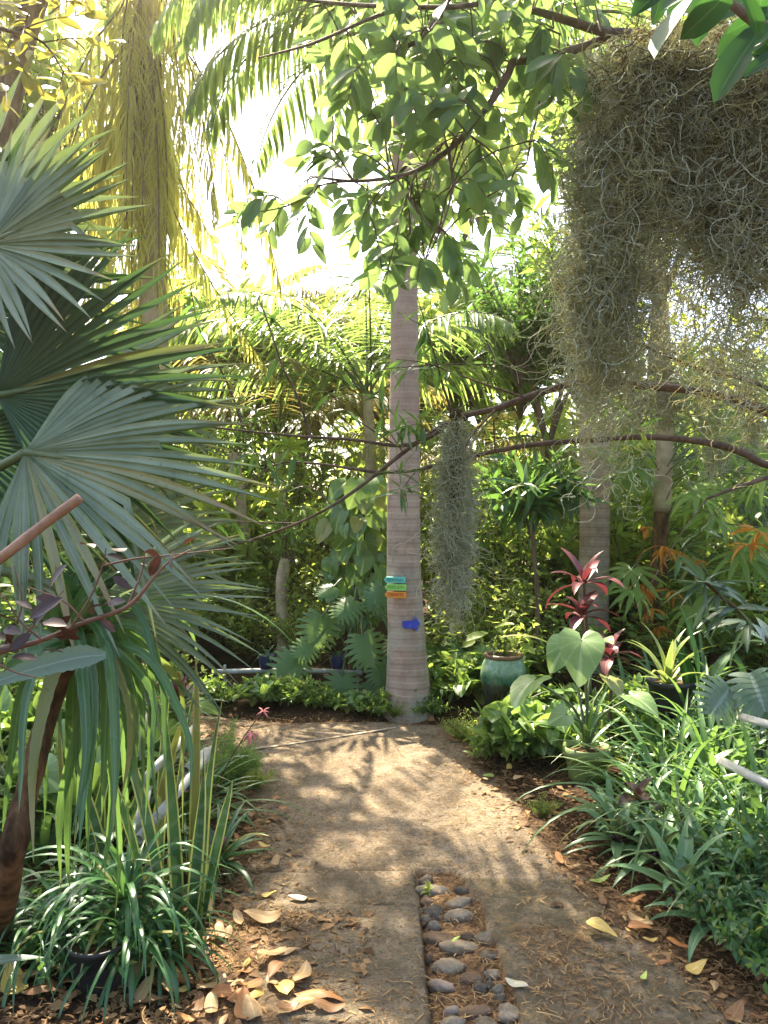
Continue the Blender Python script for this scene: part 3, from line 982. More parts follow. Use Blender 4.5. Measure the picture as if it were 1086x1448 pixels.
base = at(579, 1010, DP); base[2] = 0
palm = thing('ringed_palm', 'tall ringed grey trunk palm carrying the painted signs where the path bends', 'palm tree', base)
g = G(); top, rt = ring_trunk(g, PX, DP)
build('trunk', [(g, M['ringbark'])], palm)
g = G(); hub = top + A(.0, 0, .55)
g.tube([top + A(0, 0, -.03), top + A(0, 0, .15), top + A(0, 0, .35), hub], [rt * 1.02, rt * 1.5, rt * 1.25, rt * .7], sides=20, cap=False)
build('crownshaft', [(g, M['stem'])], palm)
for i, (azd, el, L, dr) in enumerate([(188, 35, 2.5, 1.7), (215, 20, 2.4, 1.6), (165, 45, 2.5, 1.6), (250, 40, 2.2, 1.5), (315, 30, 2.3, 1.6), (350, 25, 2.2, 1.6), (25, 45, 2.3, 1.5), (70, 50, 2.3, 1.4), (110, 40, 2.5, 1.5), (140, 20, 2.3, 1.5), (200, 65, 2.3, 1.3), (20, 70, 2.2, 1.2), (178, 12, 2.3, 1.4), (195, 48, 2.3, 1.9), (160, 25, 2.4, 1.7), (8, 15, 2.2, 1.4)]):
    gr, gl = G(), G()
    pinnate(gr, gl, hub + A(0, 0, U(-.12, .05)), R_(azd), R_(el), L * .92, dr * 1.12, 50, .5, .55, .017, .55, .018)
    build('frond', [(gr, M['stem']), (gl, M['frond'])], palm)

# --- painted signs
def rot_y_face(ang):            # plank whose outward normal points at the camera, turned by ang about z
    c, s = math.cos(ang), math.sin(ang)
    return np.array([[c, -s, 0], [s, c, 0], [0, 0, 1.]])


def plank(name, label, px, py, hw, hh, D, mat, text, tmat, ang, point=True):
    c = at(px, py, D)
    o = thing(name, label, 'sign', c, 'painted direction boards on the ringed palm')
    k = D / F
    W, H, T = hw * k, hh * k, .011
    pts = [(-W, -H * .9), (-W * .96, -H), (W * .98, -H), (W, -H * .9), (W, H * .9), (W * .98, H), (-W * .96, H), (-W, H * .9)]
    if point:
        pts = [(-W * 1.12, 0), (-W * .88, -H), (W * .98, -H), (W, -H * .9), (W, H * .9), (W * .98, H), (-W * .88, H), (-W * 1.1, .02 * H)]
    P = np.array(pts)
    R3 = rot_y_face(ang)
    fr = np.concatenate([np.stack([P[:, 0] * .985, 0 * P[:, 0] - T, P[:, 1] * .95], -1), np.stack([P[:, 0], 0 * P[:, 0] - T + .002, P[:, 1]], -1), np.stack([P[:, 0], 0 * P[:, 0] + T, P[:, 1]], -1)]) @ R3.T + c
    g = G(); n = len(P)
    q = [[r * n + i, r * n + (i + 1) % n, (r + 1) * n + (i + 1) % n, (r + 1) * n + i] for r in range(2) for i in range(n)]
    q += [[0, 7, 6, 1], [1, 6, 5, 2], [2, 5, 4, 3]] + [[16 + a for a in x] for x in ([0, 1, 6, 7], [1, 2, 5, 6], [2, 3, 4, 5])]
    g.add(fr, np.array(q), np.zeros((3 * n, 3)))
    build('board', [(g, mat)], o, smooth=False)
    if text:
        cu = bpy.data.curves.new('lettering', 'FONT'); cu.body = text; cu.size = H * 1.45; cu.align_x = 'CENTER'; cu.align_y = 'CENTER'; cu.extrude = .0012; cu.space_character = 1.1
        t = bpy.data.objects.new('lettering', cu); COL.objects.link(t); t.parent = o
        t.rotation_euler = (PI / 2, 0, ang); t.location = R3 @ A(0, -T - .0015, 0)
        cu.materials.append(tmat)
        dg = bpy.context.evaluated_depsgraph_get()
        me = bpy.data.meshes.new_from_object(t.evaluated_get(dg)); me.name = 'lettering'
        t2 = bpy.data.objects.new('lettering', me); COL.objects.link(t2); t2.parent = o; t2.rotation_euler = t.rotation_euler; t2.location = t.location
        bpy.data.objects.remove(t); bpy.data.curves.remove(cu)
    return o


SD = DP - .148
plank('direction_sign', 'teal painted board, topmost of the three on the palm trunk', 559, 820, 14.5, 4.2, SD, M['teal'], 'BONSAI', M['tealtext'], R_(-12))
plank('direction_sign', 'lime green painted board between the teal and orange ones', 560, 830.5, 14.5, 4.4, SD, M['lime'], 'TOILETS', M['limetext'], R_(-12))
plank('direction_sign', 'orange painted board, lowest of the three on the palm trunk', 560, 841, 14.5, 4.2, SD, M['orangepaint'], 'CRAFTS', M['orangetext'], R_(-12))
c = at(581.5, 883, DP - .152)
ar = thing('arrow_sign', 'blue wooden arrow on the palm trunk pointing away from the boards', 'sign', c)
k = DP / F
pts = np.array([(-12.3, 4.7), (4.2, 5.2), (5, 11), (6.5, 10), (12.2, .8), (12.2, -1.2), (7, -9.5), (5.4, -9), (5, -5.6), (-10.5, -5), (-12, -4)]) * k
n = len(pts)
g = G()
fr = np.concatenate([np.stack([pts[:, 0] * .97, 0 * pts[:, 0] - .013, pts[:, 1] * .97], -1), np.stack([pts[:, 0], 0 * pts[:, 0] - .01, pts[:, 1]], -1), np.stack([pts[:, 0], 0 * pts[:, 0] + .01, pts[:, 1]], -1)]) @ rot_y_face(R_(10)).T + c
q = [[r * n + i, r * n + (i + 1) % n, (r + 1) * n + (i + 1) % n, (r + 1) * n + i] for r in range(2) for i in range(n)]
q += [[0, 10, 9, 9], [0, 9, 8, 1], [1, 8, 4, 3], [1, 3, 2, 2], [8, 7, 6, 5], [8, 5, 4, 4]]
q = [x if len(set(x)) == 4 else x for x in q]
g.add(fr, np.array([x for x in q if len(set(x)) == 4]), np.zeros((3 * n, 3)))
build('board', [(g, M['blue'])], ar, smooth=False)

# --- second ringed palm, farther off
base = at(842, 905, 7.6); base[2] = 0
p2 = thing('ringed_palm', 'ringed palm trunk rising behind the red cordyline', 'palm tree', base)
g = G(); top, rt = ring_trunk(g, [(838, 960, 24), (838, 900, 21.5), (840, 800, 21), (841, 700, 20.5), (838, 600, 19), (834, 500, 17), (830, 300, 15), (826, 60, 12)], 7.6)
build('trunk', [(g, M['ringbark'])], p2)
for i in range(9):
    gr, gl = G(), G()
    pinnate(gr, gl, top + A(0, 0, .3), i * 2.4, R_(55 - 5 * i), 2.5, 1.5, 40, .5, .4, .016, .55, .02)
    build('frond', [(gr, M['stem']), (gl, M['frond'])], p2)

# --- palm with a long skirt of hanging yellow fronds, upper left
DH = 8.0
hub = at(205, -30, DH)
p3 = thing('skirted_palm', 'tall palm with a long skirt of hanging yellowed fronds against the bright sky', 'palm tree', (hub[0], DH, 0))
g = G(); g.tube([A(hub[0] + .15, DH, -.1), A(hub[0] + .1, DH, 3), hub], .17, .13, 16)
build('trunk', [(g, M['palebark'])], p3)
for i in range(42):
    az = i * 2.39996
    gr, gl = G(), G()
    L = U(2.4, 3.6) * (1 if i % 3 else .7)
    pinnate(gr, gl, hub + A(0, 0, U(-.9, .2)), az, R_(U(-50, 5)), L * 1.08, R_(88) + R_(U(-50, 5)) * 0 - .1, 40, .5, .95, .013, .8, .012, t0=.06, power=.22, jit=.32)
    build('hanging_frond', [(gr, M['twig']), (gl, M['yellowfrond'])], p3)
for i, (azd, el, L, dr) in enumerate([(0, 45, 2.9, 1.9), (20, 30, 2.7, 1.8), (335, 35, 2.7, 1.9), (300, 30, 2.5, 1.7), (250, 30, 2.6, 1.8), (200, 35, 2.7, 1.9), (160, 40, 2.7, 1.8), (110, 35, 2.6, 1.8), (60, 40, 2.6, 1.8), (350, 10, 2.6, 1.7), (180, 10, 2.6, 1.6), (225, 15, 2.6, 1.6)]):
    gr, gl = G(), G()
    pinnate(gr, gl, hub + A(0, 0, .1), R_(azd), R_(el), L, dr, 42, .6, .6, .015, .55, .02)
    build('frond', [(gr, M['twig']), (gl, M['yellowfrond'] if i % 2 else M['frondwarm'])], p3)


# --- feathery clumping palms between
def feather_palm(label, px, py, D, fr, mat, ll=.5, ht=None, group=None, lw=.014):
    hub = at(px, py, D)
    p = thing('feather_palm', label, 'palm tree', (hub[0], D, 0), group)
    g = G()
    g.tube([A(hub[0], D, -.05), A(hub[0] + .05, D, hub[2] * .5), hub], .09, .06, 10)
    build('trunk', [(g, M['palebark'])], p)
    for (azd, el, L, dr) in fr:
        gr, gl = G(), G()
        pinnate(gr, gl, hub + A(U(-.05, .05), U(-.05, .05), U(-.1, .1)), R_(azd), R_(el), L, dr, int(18 * L), ll, .4, lw, .7, .016, .18, 1.3)
        build('frond', [(gr, M['stem']), (gl, mat)], p)
    return p


feather_palm('feathery green palm with arching fronds behind the ringed palm', 520, 560, 9.0,
             [(178, 62, 2.7, 1.5), (150, 70, 2.6, 1.2), (95, 82, 2.6, .5), (60, 72, 2.6, .9), (20, 62, 2.4, 1.3), (200, 50, 2.5, 1.5), (225, 55, 2.3, 1.4), (320, 50, 2.2, 1.5), (270, 60, 2.1, 1.4), (185, 30, 2.2, 1.2), (5, 35, 2.2, 1.3), (120, 50, 2.3, 1.2)], M['frond'], .7, lw=.021)
feather_palm('feathery palm with drooping gold tinged fronds behind the fan palm leaves', 395, 640, 10.0,
             [(175, 55, 2.6, 1.6), (140, 70, 2.6, 1.1), (60, 66, 2.6, 1.2), (10, 58, 2.6, 1.6), (210, 45, 2.4, 1.6), (330, 50, 2.4, 1.7), (280, 60, 2.2, 1.5), (195, 68, 2.7, 1.2), (100, 80, 2.7, .7)], M['frondwarm'], .7, lw=.02)
feather_palm('low gold fronded palm half hidden by the hanging moss tassel', 640, 690, 9.5,
             [(170, 60, 1.9, 1.6), (120, 75, 2.0, 1.0), (50, 70, 2.0, 1.3), (10, 55, 1.9, 1.7), (220, 55, 1.8, 1.6), (320, 55, 1.8, 1.7), (270, 60, 1.6, 1.5)], M['frondwarm'], .5)
feather_palm('tall pale green palm far behind the dark leaved tree', 640, 480, 14.0,
             [(20, 55, 3.4, 1.5), (50, 70, 3.4, 1.0), (90, 80, 3.3, .7), (160, 55, 3.2, 1.5), (350, 40, 3.3, 1.5), (200, 45, 3, 1.5), (310, 50, 3, 1.5), (130, 72, 3.3, 1.0)], M['frond'], .7, lw=.022)
feather_palm('tall palm with arching fronds between the sky gap and the skirted palm', 330, 520, 13.0,
             [(20, 60, 3.4, 1.5), (50, 72, 3.2, 1.0), (160, 62, 3.2, 1.5), (350, 45, 3.3, 1.5), (200, 50, 3, 1.5), (310, 50, 3, 1.5), (120, 76, 3.3, 1.0)], M['frondwarm'], .7, lw=.022)

# --- fan palm on the left
cr = A(-1.75, 2.75, 1.25)
fp = thing('fan_palm', 'large fan palm with stiff grey green pleated leaves leaning over the path', 'palm tree', (-1.85, 2.8, 0))
g = G(); g.tube([A(-1.85, 2.8, -.05), A(-1.85, 2.8, .7), cr], .16, .13, 14)
build('trunk', [(g, M['huskbark'])], fp)


def fan_frond(px, py, D, deg, R, spread, nvec, mat, nseg=42, tipdroop=.12, bend=0.0, join=.5, ydir=0.0, cupz=0, wf=1.0):
    hub = at(px, py, D)
    a = R_(deg)
    axis = A(math.cos(a), ydir, math.sin(a))
    g, gs = G(), G()
    fan(g, hub, axis, nvec, R, spread, int(nseg * .66), join * .9, .95, tipdroop, bend, wf=wf)
    mid = (hub + cr) / 2 + A(0, 0, .12)
    gs.tube([cr, mid, hub], .022, .014, 8)
    gs.tube([hub, hub + norm(axis) * R * .25], .014, .003, 6)
    o = build('frond', [(g, M[mat])], fp)
    build('petiole', [(gs, M['stem'])], o)


# px of the leaf's hub, distance, pointing angle, radius ... facing vector
fan_frond(-20, 345, 2.55, 22, .56, 190, (.1, -1, .55), 'fanleaf', 46, .02, -.02)
fan_frond(-75, 430, 2.75, 20, .72, 230, (.15, -1, -.1), 'fandark', 50, .05, .02)
fan_frond(-60, 330, 3.0, 40, .72, 170, (.15, -1, .2), 'fanleaf', 40, .05)
fan_frond(35, 640, 2.40, -8, .74, 165, (.05, -.9, .75), 'fanleaf', 50, .06, .03)
fan_frond(-5, 560, 2.65, 12, .84, 140, (.0, -1, .15), 'fandark', 44, .04)
fan_frond(95, 560, 3.0, -2, .70, 120, (.0, -.9, .6), 'fanleaf', 40, .05)
fan_frond(-60, 620, 2.75, -50, .70, 170, (.2, -1, .1), 'fandark', 48, .05)
fan_frond(140, 850, 2.55, 0, .55, 110, (.05, -.9, .7), 'fanleaf', 44, .08, .03)
fan_frond(60, 830, 3.0, -20, .6, 110, (.1, -1, .4), 'fandark', 30, .06)
fan_frond(120, 760, 3.15, -5, .66, 130, (.05, -.9, .5), 'fanleaf', 36, .05)
g = G()
g.tube([A(-1.7, 2.5, .95), at(-80, 846, 1.95), at(0, 790, 1.92), at(60, 743, 1.92), at(113, 704, 1.92)], [.02, .0155, .0135, .0125, .013], sides=10, lump=.06)
build('cut_stalk', [(g, M['stick'])], fp)['label'] = 'bare brown cut stalk of the fan palm'

# a distant fan palm seen through the palmate leaves
fp2 = thing('fan_palm', 'pale fan palm standing far back beyond the palmate leaved tree', 'palm tree', at(1010, 1000, 9.0) * A(1, 1, 0))
hub0 = at(1010, 760, 9.0)
g = G(); g.tube([at(1010, 912, 9.0), hub0], .1, .08, 10); build('trunk', [(g, M['huskbark'])], fp2)
for (px, py, deg, R) in [(960, 690, 120, .95), (1035, 670, 60, 1.0), (985, 740, 170, .8), (1060, 740, 20, .95), (1000, 640, 95, .9), (700, 690, 70, .7)]:
    hub = at(px, py, 9.0) if px > 800 else at(px, py, 9.2)
    if px < 800:
        continue
    g, gs = G(), G(); a = R_(deg)
    fan(g, hub, (math.cos(a), -.2, math.sin(a)), (0, -1, .3), R, 220, 36, .4, .3, .12)
    gs.tube([hub0, hub], .018, .012, 5)
    o = build('frond', [(g, M['fanleaf'])], fp2); build('petiole', [(gs, M['stem'])], o)

# ================================================================== leaning bare-branched tree
lt = thing('leaning_tree', 'slender tree with long bare arching branches and narrow leaf tufts', 'tree', (2.75, 3.7, 0))
def bpath(pts, D0, D1):
    Ds = np.linspace(D0, D1, len(pts))
    return [at(p[0], p[1], d) for p, d in zip(pts, Ds)]
tr_top = at(1200, 690, 3.7)
g = G(); g.tube([A(2.75, 3.7, -.05), A(2.6, 3.7, .9), tr_top, at(1190, 640, 3.7)], .09, .045, 12, lump=.05)
build('trunk', [(g, M['branch'])], lt)
BR = {
 'a': ([(1195, 650), (1086, 583), (1000, 556), (910, 545), (820, 541), (745, 562), (700, 578), (650, 590), (610, 612), (570, 640), (520, 680), (470, 715), (420, 740), (350, 765), (280, 780)], 3.7, 3.4, .024, .003),
 'b': ([(1200, 690), (1086, 658), (1050, 640), (1000, 626), (920, 618), (840, 622), (760, 628), (700, 638), (640, 652), (590, 664), (540, 668), (500, 663), (440, 655), (390, 657), (345, 690), (330, 710)], 3.7, 3.5, .020, .002),
 'c': ([(650, 590), (600, 622), (560, 630), (500, 622), (440, 618), (380, 613), (300, 604), (240, 596)], 3.5, 3.4, .011, .003),
 'd': ([(1200, 690), (1120, 668), (1086, 675), (1040, 690), (1000, 705)], 3.7, 3.5, .016, .006),
 'e': ([(1190, 640), (1086, 550), (1000, 525), (930, 497), (870, 470), (800, 440)], 3.7, 3.4, .012, .003),
}
for k, (pts, D0, D1, r0, r1) in BR.items():
    g = G(); g.tube(bpath(pts, D0, D1), r0, r1, 8, 6, lump=.07)
    build('branch', [(g, M['branch'])], lt)
g = G(); gl = G()
TW = [([(700, 580), (670, 612), (655, 640)], .006), ([(742, 562), (690, 545), (640, 527), (600, 513), (560, 508)], .006), ([(796, 545), (740, 520), (660, 515), (560, 520), (470, 530)], .005), ([(640, 590), (625, 540), (605, 470), (590, 420)], .006),
      ([(640, 590), (700, 520), (660, 440), (640, 400)], .003), ([(440, 618), (420, 560), (400, 520), (380, 460), (365, 420)], .007), ([(345, 608), (325, 550), (300, 500), (280, 460), (270, 410)], .007), ([(700, 638), (698, 600), (696, 580)], .004),
      ([(560, 630), (500, 590), (470, 560), (440, 545)], .004), ([(520, 680), (470, 640), (420, 645), (395, 610)], .003), ([(245, 600), (235, 560), (225, 520), (215, 490)], .005), ([(470, 715), (440, 690), (400, 680), (370, 650)], .003), ([(420, 740), (340, 738), (260, 740), (190, 746)], .003),
      ([(390, 657), (360, 640), (330, 650)], .003), ([(590, 664), (570, 690), (566, 705)], .003), ([(610, 612), (590, 600), (570, 606)], .003), ([(570, 640), (545, 600), (535, 560)], .003), ([(1000, 705), (960, 760), (900, 860)], .004), ([(1040, 690), (1000, 740), (960, 790)], .003),
      ([(820, 541), (860, 570), (900, 600), (920, 640)], .003), ([(660, 515), (610, 470), (560, 440)], .003), ([(900, 545), (870, 590), (860, 620)], .003)]
NB = LEAF['narrow']
for pts, r in TW:
    P = catmull(bpath(pts, 3.5, 3.3), 6)
    g.tubes(P[None], np.linspace(r, r * .3, len(P))[None], 5)
    if pts[0][1] > 700 and pts[0][0] > 900 or len(pts) == 3 and pts[0][0] in (700, 900):
        continue
    m = 16 if pts[0][0] < 460 else 9
    tt = U(.3, 1, m)
    pos = np.stack([np.interp(tt, np.linspace(0, 1, len(P)), P[:, i]) for i in range(3)], -1)
    dr = norm(rng.normal(size=(m, 3)) * A(1, .6, .6) + A(0, 0, -.35))
    leaves_at(gl, LEAF['lance'], pos, dr, U(.07, .14, m))
for (px, py, n) in [(572, 600, 12), (566, 690, 6), (575, 525, 10), (545, 515, 6), (590, 590, 10), (566, 670, 10), (560, 610, 8), (455, 250, 0)]:
    if n:
        dr = norm(rng.normal(size=(n, 3)) * A(1, .8, .8))
        leaves_at(gl, LEAF['narrow'], np.tile(at(px, py, 3.45), (n, 1)), dr, U(.08, .16, n))
build('twigs', [(g, M['branch'])], lt)
build('leaves', [(gl, M['bushC'])], lt)

# ================================================================== broad-leaved tree overhead
ct = thing('overhanging_tree', 'broad leaved tree whose branches hang over the path from above', 'tree', (2.6, 2.6, 0))
g = G(); g.tube([A(2.6, 2.6, -.05), A(2.55, 2.6, 1.5), at(1290, 120, 2.8), at(1230, 60, 2.8)], .13, .07, 12, lump=.04)
build('trunk', [(g, M['bark'])], ct)
CB = [([(1240, 70), (1086, 62), (1000, 55), (880, 48), (850, 44), (780, 22), (700, 0), (620, -30)], 2.8, 2.7, .028, .008),
      ([(878, 46), (842, 60), (800, 74), (770, 82), (722, 88)], 2.78, 2.75, .017, .013),
      ([(724, 88), (716, 110), (690, 150), (660, 188), (634, 212), (600, 236), (560, 250), (500, 256), (445, 250)], 2.75, 2.7, .015, .004),
      ([(620, -30), (560, 10), (510, 32), (440, 62), (365, 82)], 2.7, 2.8, .010, .003),
      ([(640, -10), (600, 50), (560, 72), (510, 92), (470, 104)], 2.7, 2.8, .010, .003),
      ([(700, 0), (640, 10), (520, 8), (430, 0), (380, -8)], 2.7, 2.9, .010, .004),
      ([(634, 212), (640, 262), (625, 320), (600, 372)], 2.72, 2.65, .006, .002),
      ([(500, 256), (455, 262), (410, 290), (365, 300)], 2.7, 2.7, .004, .002),
      ([(560, 250), (590, 300), (620, 330)], 2.7, 2.6, .004, .002),
      ([(770, 82), (765, 120), (760, 160), (745, 230)], 2.75, 2.8, .005, .002),
      ([(660, 188), (700, 220), (720, 260)], 2.75, 2.8, .004, .002)]
BPT = np.concatenate([catmull(bpath(c_[0], c_[1], c_[2]), 6) for c_ in CB])
for pts, D0, D1, r0, r1 in CB:
    g = G(); g.tube(bpath(pts, D0, D1), r0, r1, 8, 6, lump=.08)
    build('branch', [(g, M['branch'])], ct)
gs, gl = G(), G()
BL = LEAF['broad']
# leafy sprays: start pixel, end pixel
SPR = [((560, 250), (470, 215)), ((500, 256), (430, 225)), ((600, 236), (520, 300)), ((570, 250), (500, 330)), ((560, 252), (560, 340)), ((634, 212), (590, 290)), ((634, 212), (640, 300)), ((620, 320), (650, 390)), ((600, 372), (590, 395)), ((600, 372), (632, 410)), ((610, 350), (655, 365)),
       ((660, 188), (690, 250)), ((690, 150), (640, 140)), ((690, 150), (720, 190)), ((716, 110), (670, 90)), ((722, 88), (760, 140)), ((770, 82), (760, 130)), ((800, 74), (780, 120)), ((700, 110), (640, 60)), ((510, 92), (490, 150)), ((560, 72), (560, 130)), ((600, 50), (590, 120)),
       ((560, 60), (520, 40)), ((510, 32), (560, 30)), ((600, 20), (640, 60)), ((640, 10), (690, 60)), ((700, 0), (720, 40)), ((740, 10), (790, 30)), ((780, 22), (820, 20)), ((660, 5), (610, 40)), ((560, 10), (580, 50)), ((520, 8), (540, 60)), ((470, 104), (480, 140)), ((455, 262), (440, 300)),
       ((410, 290), (350, 295)), ((410, 290), (380, 330)), ((430, 275), (440, 345)), ((365, 300), (340, 315)), ((640, 262), (690, 280)), ((640, 262), (590, 330)), ((650, 200), (600, 190)), ((680, 165), (620, 150)), ((600, 120), (540, 170)), ((560, 250), (500, 200)), ((850, 44), (830, -10)), ((820, 36), (800, -20)), ((640, 60), (600, 90)),
       ((745, 200), (780, 240)), ((720, 260), (740, 300)), ((745, 230), (700, 300)), ((500, 256), (440, 200)), ((540, 180), (500, 160)), ((620, 150), (580, 180)), ((690, 60), (720, 120)), ((760, 60), (800, 110)), ((790, 40), (770, 70)), ((720, 40), (690, 80)), ((650, 60), (680, 120)), ((580, 330), (540, 400)), ((520, 300), (540, 380))]
SPR += [((560, 250), (575, 190)), ((600, 236), (555, 200)), ((590, 240), (580, 320)), ((620, 215), (560, 150)), ((560, 250), (610, 300)), ((634, 212), (560, 280)), ((500, 256), (545, 320)), ((590, 240), (545, 400)), ((660, 188), (580, 130)), ((600, 60), (575, 110)), ((560, 72), (590, 170)), ((600, 372), (560, 350)), ((640, 262), (700, 330)), ((470, 256), (500, 310))]
for _ in range(48):
    x, y = U(470, 850), U(-60, 110)
    if x < 560 and y > 60 and rng.random() < .6:
        continue
    SPR.append(((x, y), (x + U(-55, 45), y + U(0, 70))))
for (a, b) in SPR:
    D = U(2.45, 3.2)
    p0, p1 = at(*a, 2.72 if a in SPR[:63] else D + U(-.1, .1)), at(*b, D)
    pn = BPT[np.argmin(np.linalg.norm(BPT - p0, axis=1))]
    if np.linalg.norm(pn - p0) > .03:
        gs.tubes(catmull([pn, (pn + p0) / 2 + A(0, 0, .03), p0], 5)[None], .003, 4)
    P = catmull([p0, (p0 + p1) / 2 + A(0, 0, .04), p1], 5)
    gs.tubes(P[None], np.linspace(.0035, .0015, len(P))[None], 4)
    m = 7 if np.hypot(b[0] - a[0], b[1] - a[1]) < 60 else 10
    tt = np.linspace(.25, 1, m)
    pos = np.stack([np.interp(tt, np.linspace(0, 1, len(P)), P[:, i]) for i in range(3)], -1)
    T = norm(p1 - p0)
    sd_v = norm(np.cross(T, A(.2, -1, .4)))
    sg = np.where(np.arange(m) % 2 == 0, 1, -1)[:, None]
    d = norm(T * .7 + sg * sd_v * .9 + A(0, 0, -.35) + rng.normal(size=(m, 3)) * .3)
    leaves_at(gl, BL, pos, d, U(.075, .13, m), up=A(0, -.55, .8), tilt=.5)
build('foliage', [(gs, M['twig']), (gl, M['canopy'])], ct)

# separate tree added with its crown out of view, to dapple the path
st = thing('added_shade_tree', 'added tree with a wide thin unseen crown that dapples the path', 'tree', (-4.6, 8.6, 0))
g = G(); g.tube([A(-4.6, 8.6, -.1), A(-4.5, 8.5, 3), A(-4.0, 8.3, 6), A(-3.2, 8.0, 8)], .2, .1, 12); build('trunk', [(g, M['bark'])], st)

# glossy leaved branch in the top right corner
gt = thing('glossy_tree', 'dark glossy leaved branch poking in above the hanging moss', 'tree', (2.0, 1.6, 0))
g = G(); g.tube([A(2.0, 1.6, -.05), A(1.9, 1.65, 1.8), at(1250, -30, 2.0), at(1160, 20, 2.0), at(1086, 40, 2.0), at(1000, -20, 2.0), at(930, -40, 2.0)], [.06, .05, .03, .02, .014, .008, .004], sides=10)
build('trunk', [(g, M['bark'])], gt)
gl = G()
LG = [((1090, 40), (1045, 105)), ((1086, 30), (1000, 130)), ((1110, 70), (1050, 100)), ((1080, 20), (1030, 45)), ((1060, 0), (1000, 20)), ((1040, -20), (960, 60)), ((1000, -20), (905, 60)), ((980, -20), (945, 30)), ((1120, 20), (1060, 60)), ((1130, 60), (1095, 120)), ((1020, -30), (930, -5)),
      ((1050, -10), (1086, 50)), ((960, -30), (890, 10)), ((1100, 10), (1010, 70)), ((1080, -20), (1070, 40)), ((1120, 90), (1060, 65)), ((1040, -30), (990, 10)), ((940, -40), (930, 40)), ((930, -40), (860, 5)), ((1000, -20), (985, 60))]
for a, b in LG:
    D = U(1.8, 2.15)
    p0, p1 = at(*a, D), at(*b, D - U(-.08, .08))
    leaves_at(gl, LEAF['broad'], p0, p1 - p0, np.linalg.norm(p1 - p0) * .95, up=A(0, -.7, .6), tilt=.4)
build('leaves', [(gl, M['glossy'])], gt)

# amber backlit branch in the top left corner
yt = thing('amber_leaved_tree', 'branch of backlit amber leaves above the fan palm', 'tree', (-2.4, 2.9, 0))
g, gl = G(), G()
g.tube([A(-2.4, 2.9, -.05), A(-2.35, 2.9, 2), at(-260, -60, 2.8), at(-100, 10, 2.7), at(0, 40, 2.6), at(60, 60, 2.6), at(95, 110, 2.6)], [.07, .05, .03, .012, .007, .004, .002], sides=8)
build('trunk', [(g, M['bark'])], yt)
gs = G()
for a, b in [((-20, 35), (60, 5)), ((20, 45), (130, 20)), ((60, 60), (150, 60)), ((60, 60), (120, 130)), ((90, 100), (80, 150)), ((0, 40), (10, 150)), ((-10, 40), (40, 110)), ((30, 50), (60, 100)), ((-20, 30), (20, -10)), ((70, 20), (110, 0)), ((-30, 60), (5, 75)), ((40, 20), (30, 60))]:
    P = catmull([at(*a, 2.6), at((a[0] + b[0]) / 2, (a[1] + b[1]) / 2 - 6, U(2.5, 2.7)), at(*b, U(2.4, 2.8))], 5)
    gs.tubes(P[None], np.linspace(.003, .001, len(P))[None], 4)
    m = 8
    tt = np.linspace(.2, 1, m)
    pos = np.stack([np.interp(tt, np.linspace(0, 1, len(P)), P[:, i]) for i in range(3)], -1)
    d = norm(rng.normal(size=(m, 3)) * A(1, .6, .7) + norm(P[-1] - P[0]) * .7)
    leaves_at(gl, LEAF['ell'], pos, d, U(.05, .1, m), up=A(0, -.5, .8), tilt=.5)
build('twigs', [(gs, M['twig'])], yt)
build('leaves', [(gl, M['amber'])], yt)

# ================================================================== spanish moss
def moss_thing(name, label, tops, bottom_fn, n, r, mats, Lc=.1, group=None, kap=.55):
    """tops: world points along the carrying branch; each gets hanging curls down to bottom_fn(i)"""
    c = tops[0]
    o = tag(build(name, moss_geo(tops, bottom_fn, n, r, mats, Lc, kap), loc=c), label, 'moss', group)
    return o


def moss_geo(tops, lens, n, r, mats, Lc, kap, spread=.05, taper=1.0):
    tops, lens = np.asarray(tops), np.asarray(lens)
    parts = []
    for m, frac in mats:
        k = int(n * frac)
        i = rng.integers(0, len(tops), k)
        t = rng.random(k) ** taper
        sp_ = spread[i] if np.ndim(spread) else spread
        off = rng.normal(size=(k, 3)) * A(1, 1, .25) * np.reshape(np.asarray(sp_) * (1 - .35 * t), (-1, 1))
        p = tops[i] + off + A(0, 0, -1) * (t * lens[i])[:, None]
        p[:, 0] += .03 * np.sin(t * 7 + i); p[:, 1] += .03 * np.cos(t * 6 + i * 1.7)
        d = rng.normal(size=(k, 3)) * A(1, 1, .7) + A(0, 0, -.35)
        g = G(); g.curls(p, d, Lc * U(.6, 1.4, k), 9, r * U(.7, 1.2, k), kap, .10, 3, .12)
        parts.append((g, m))
    return parts


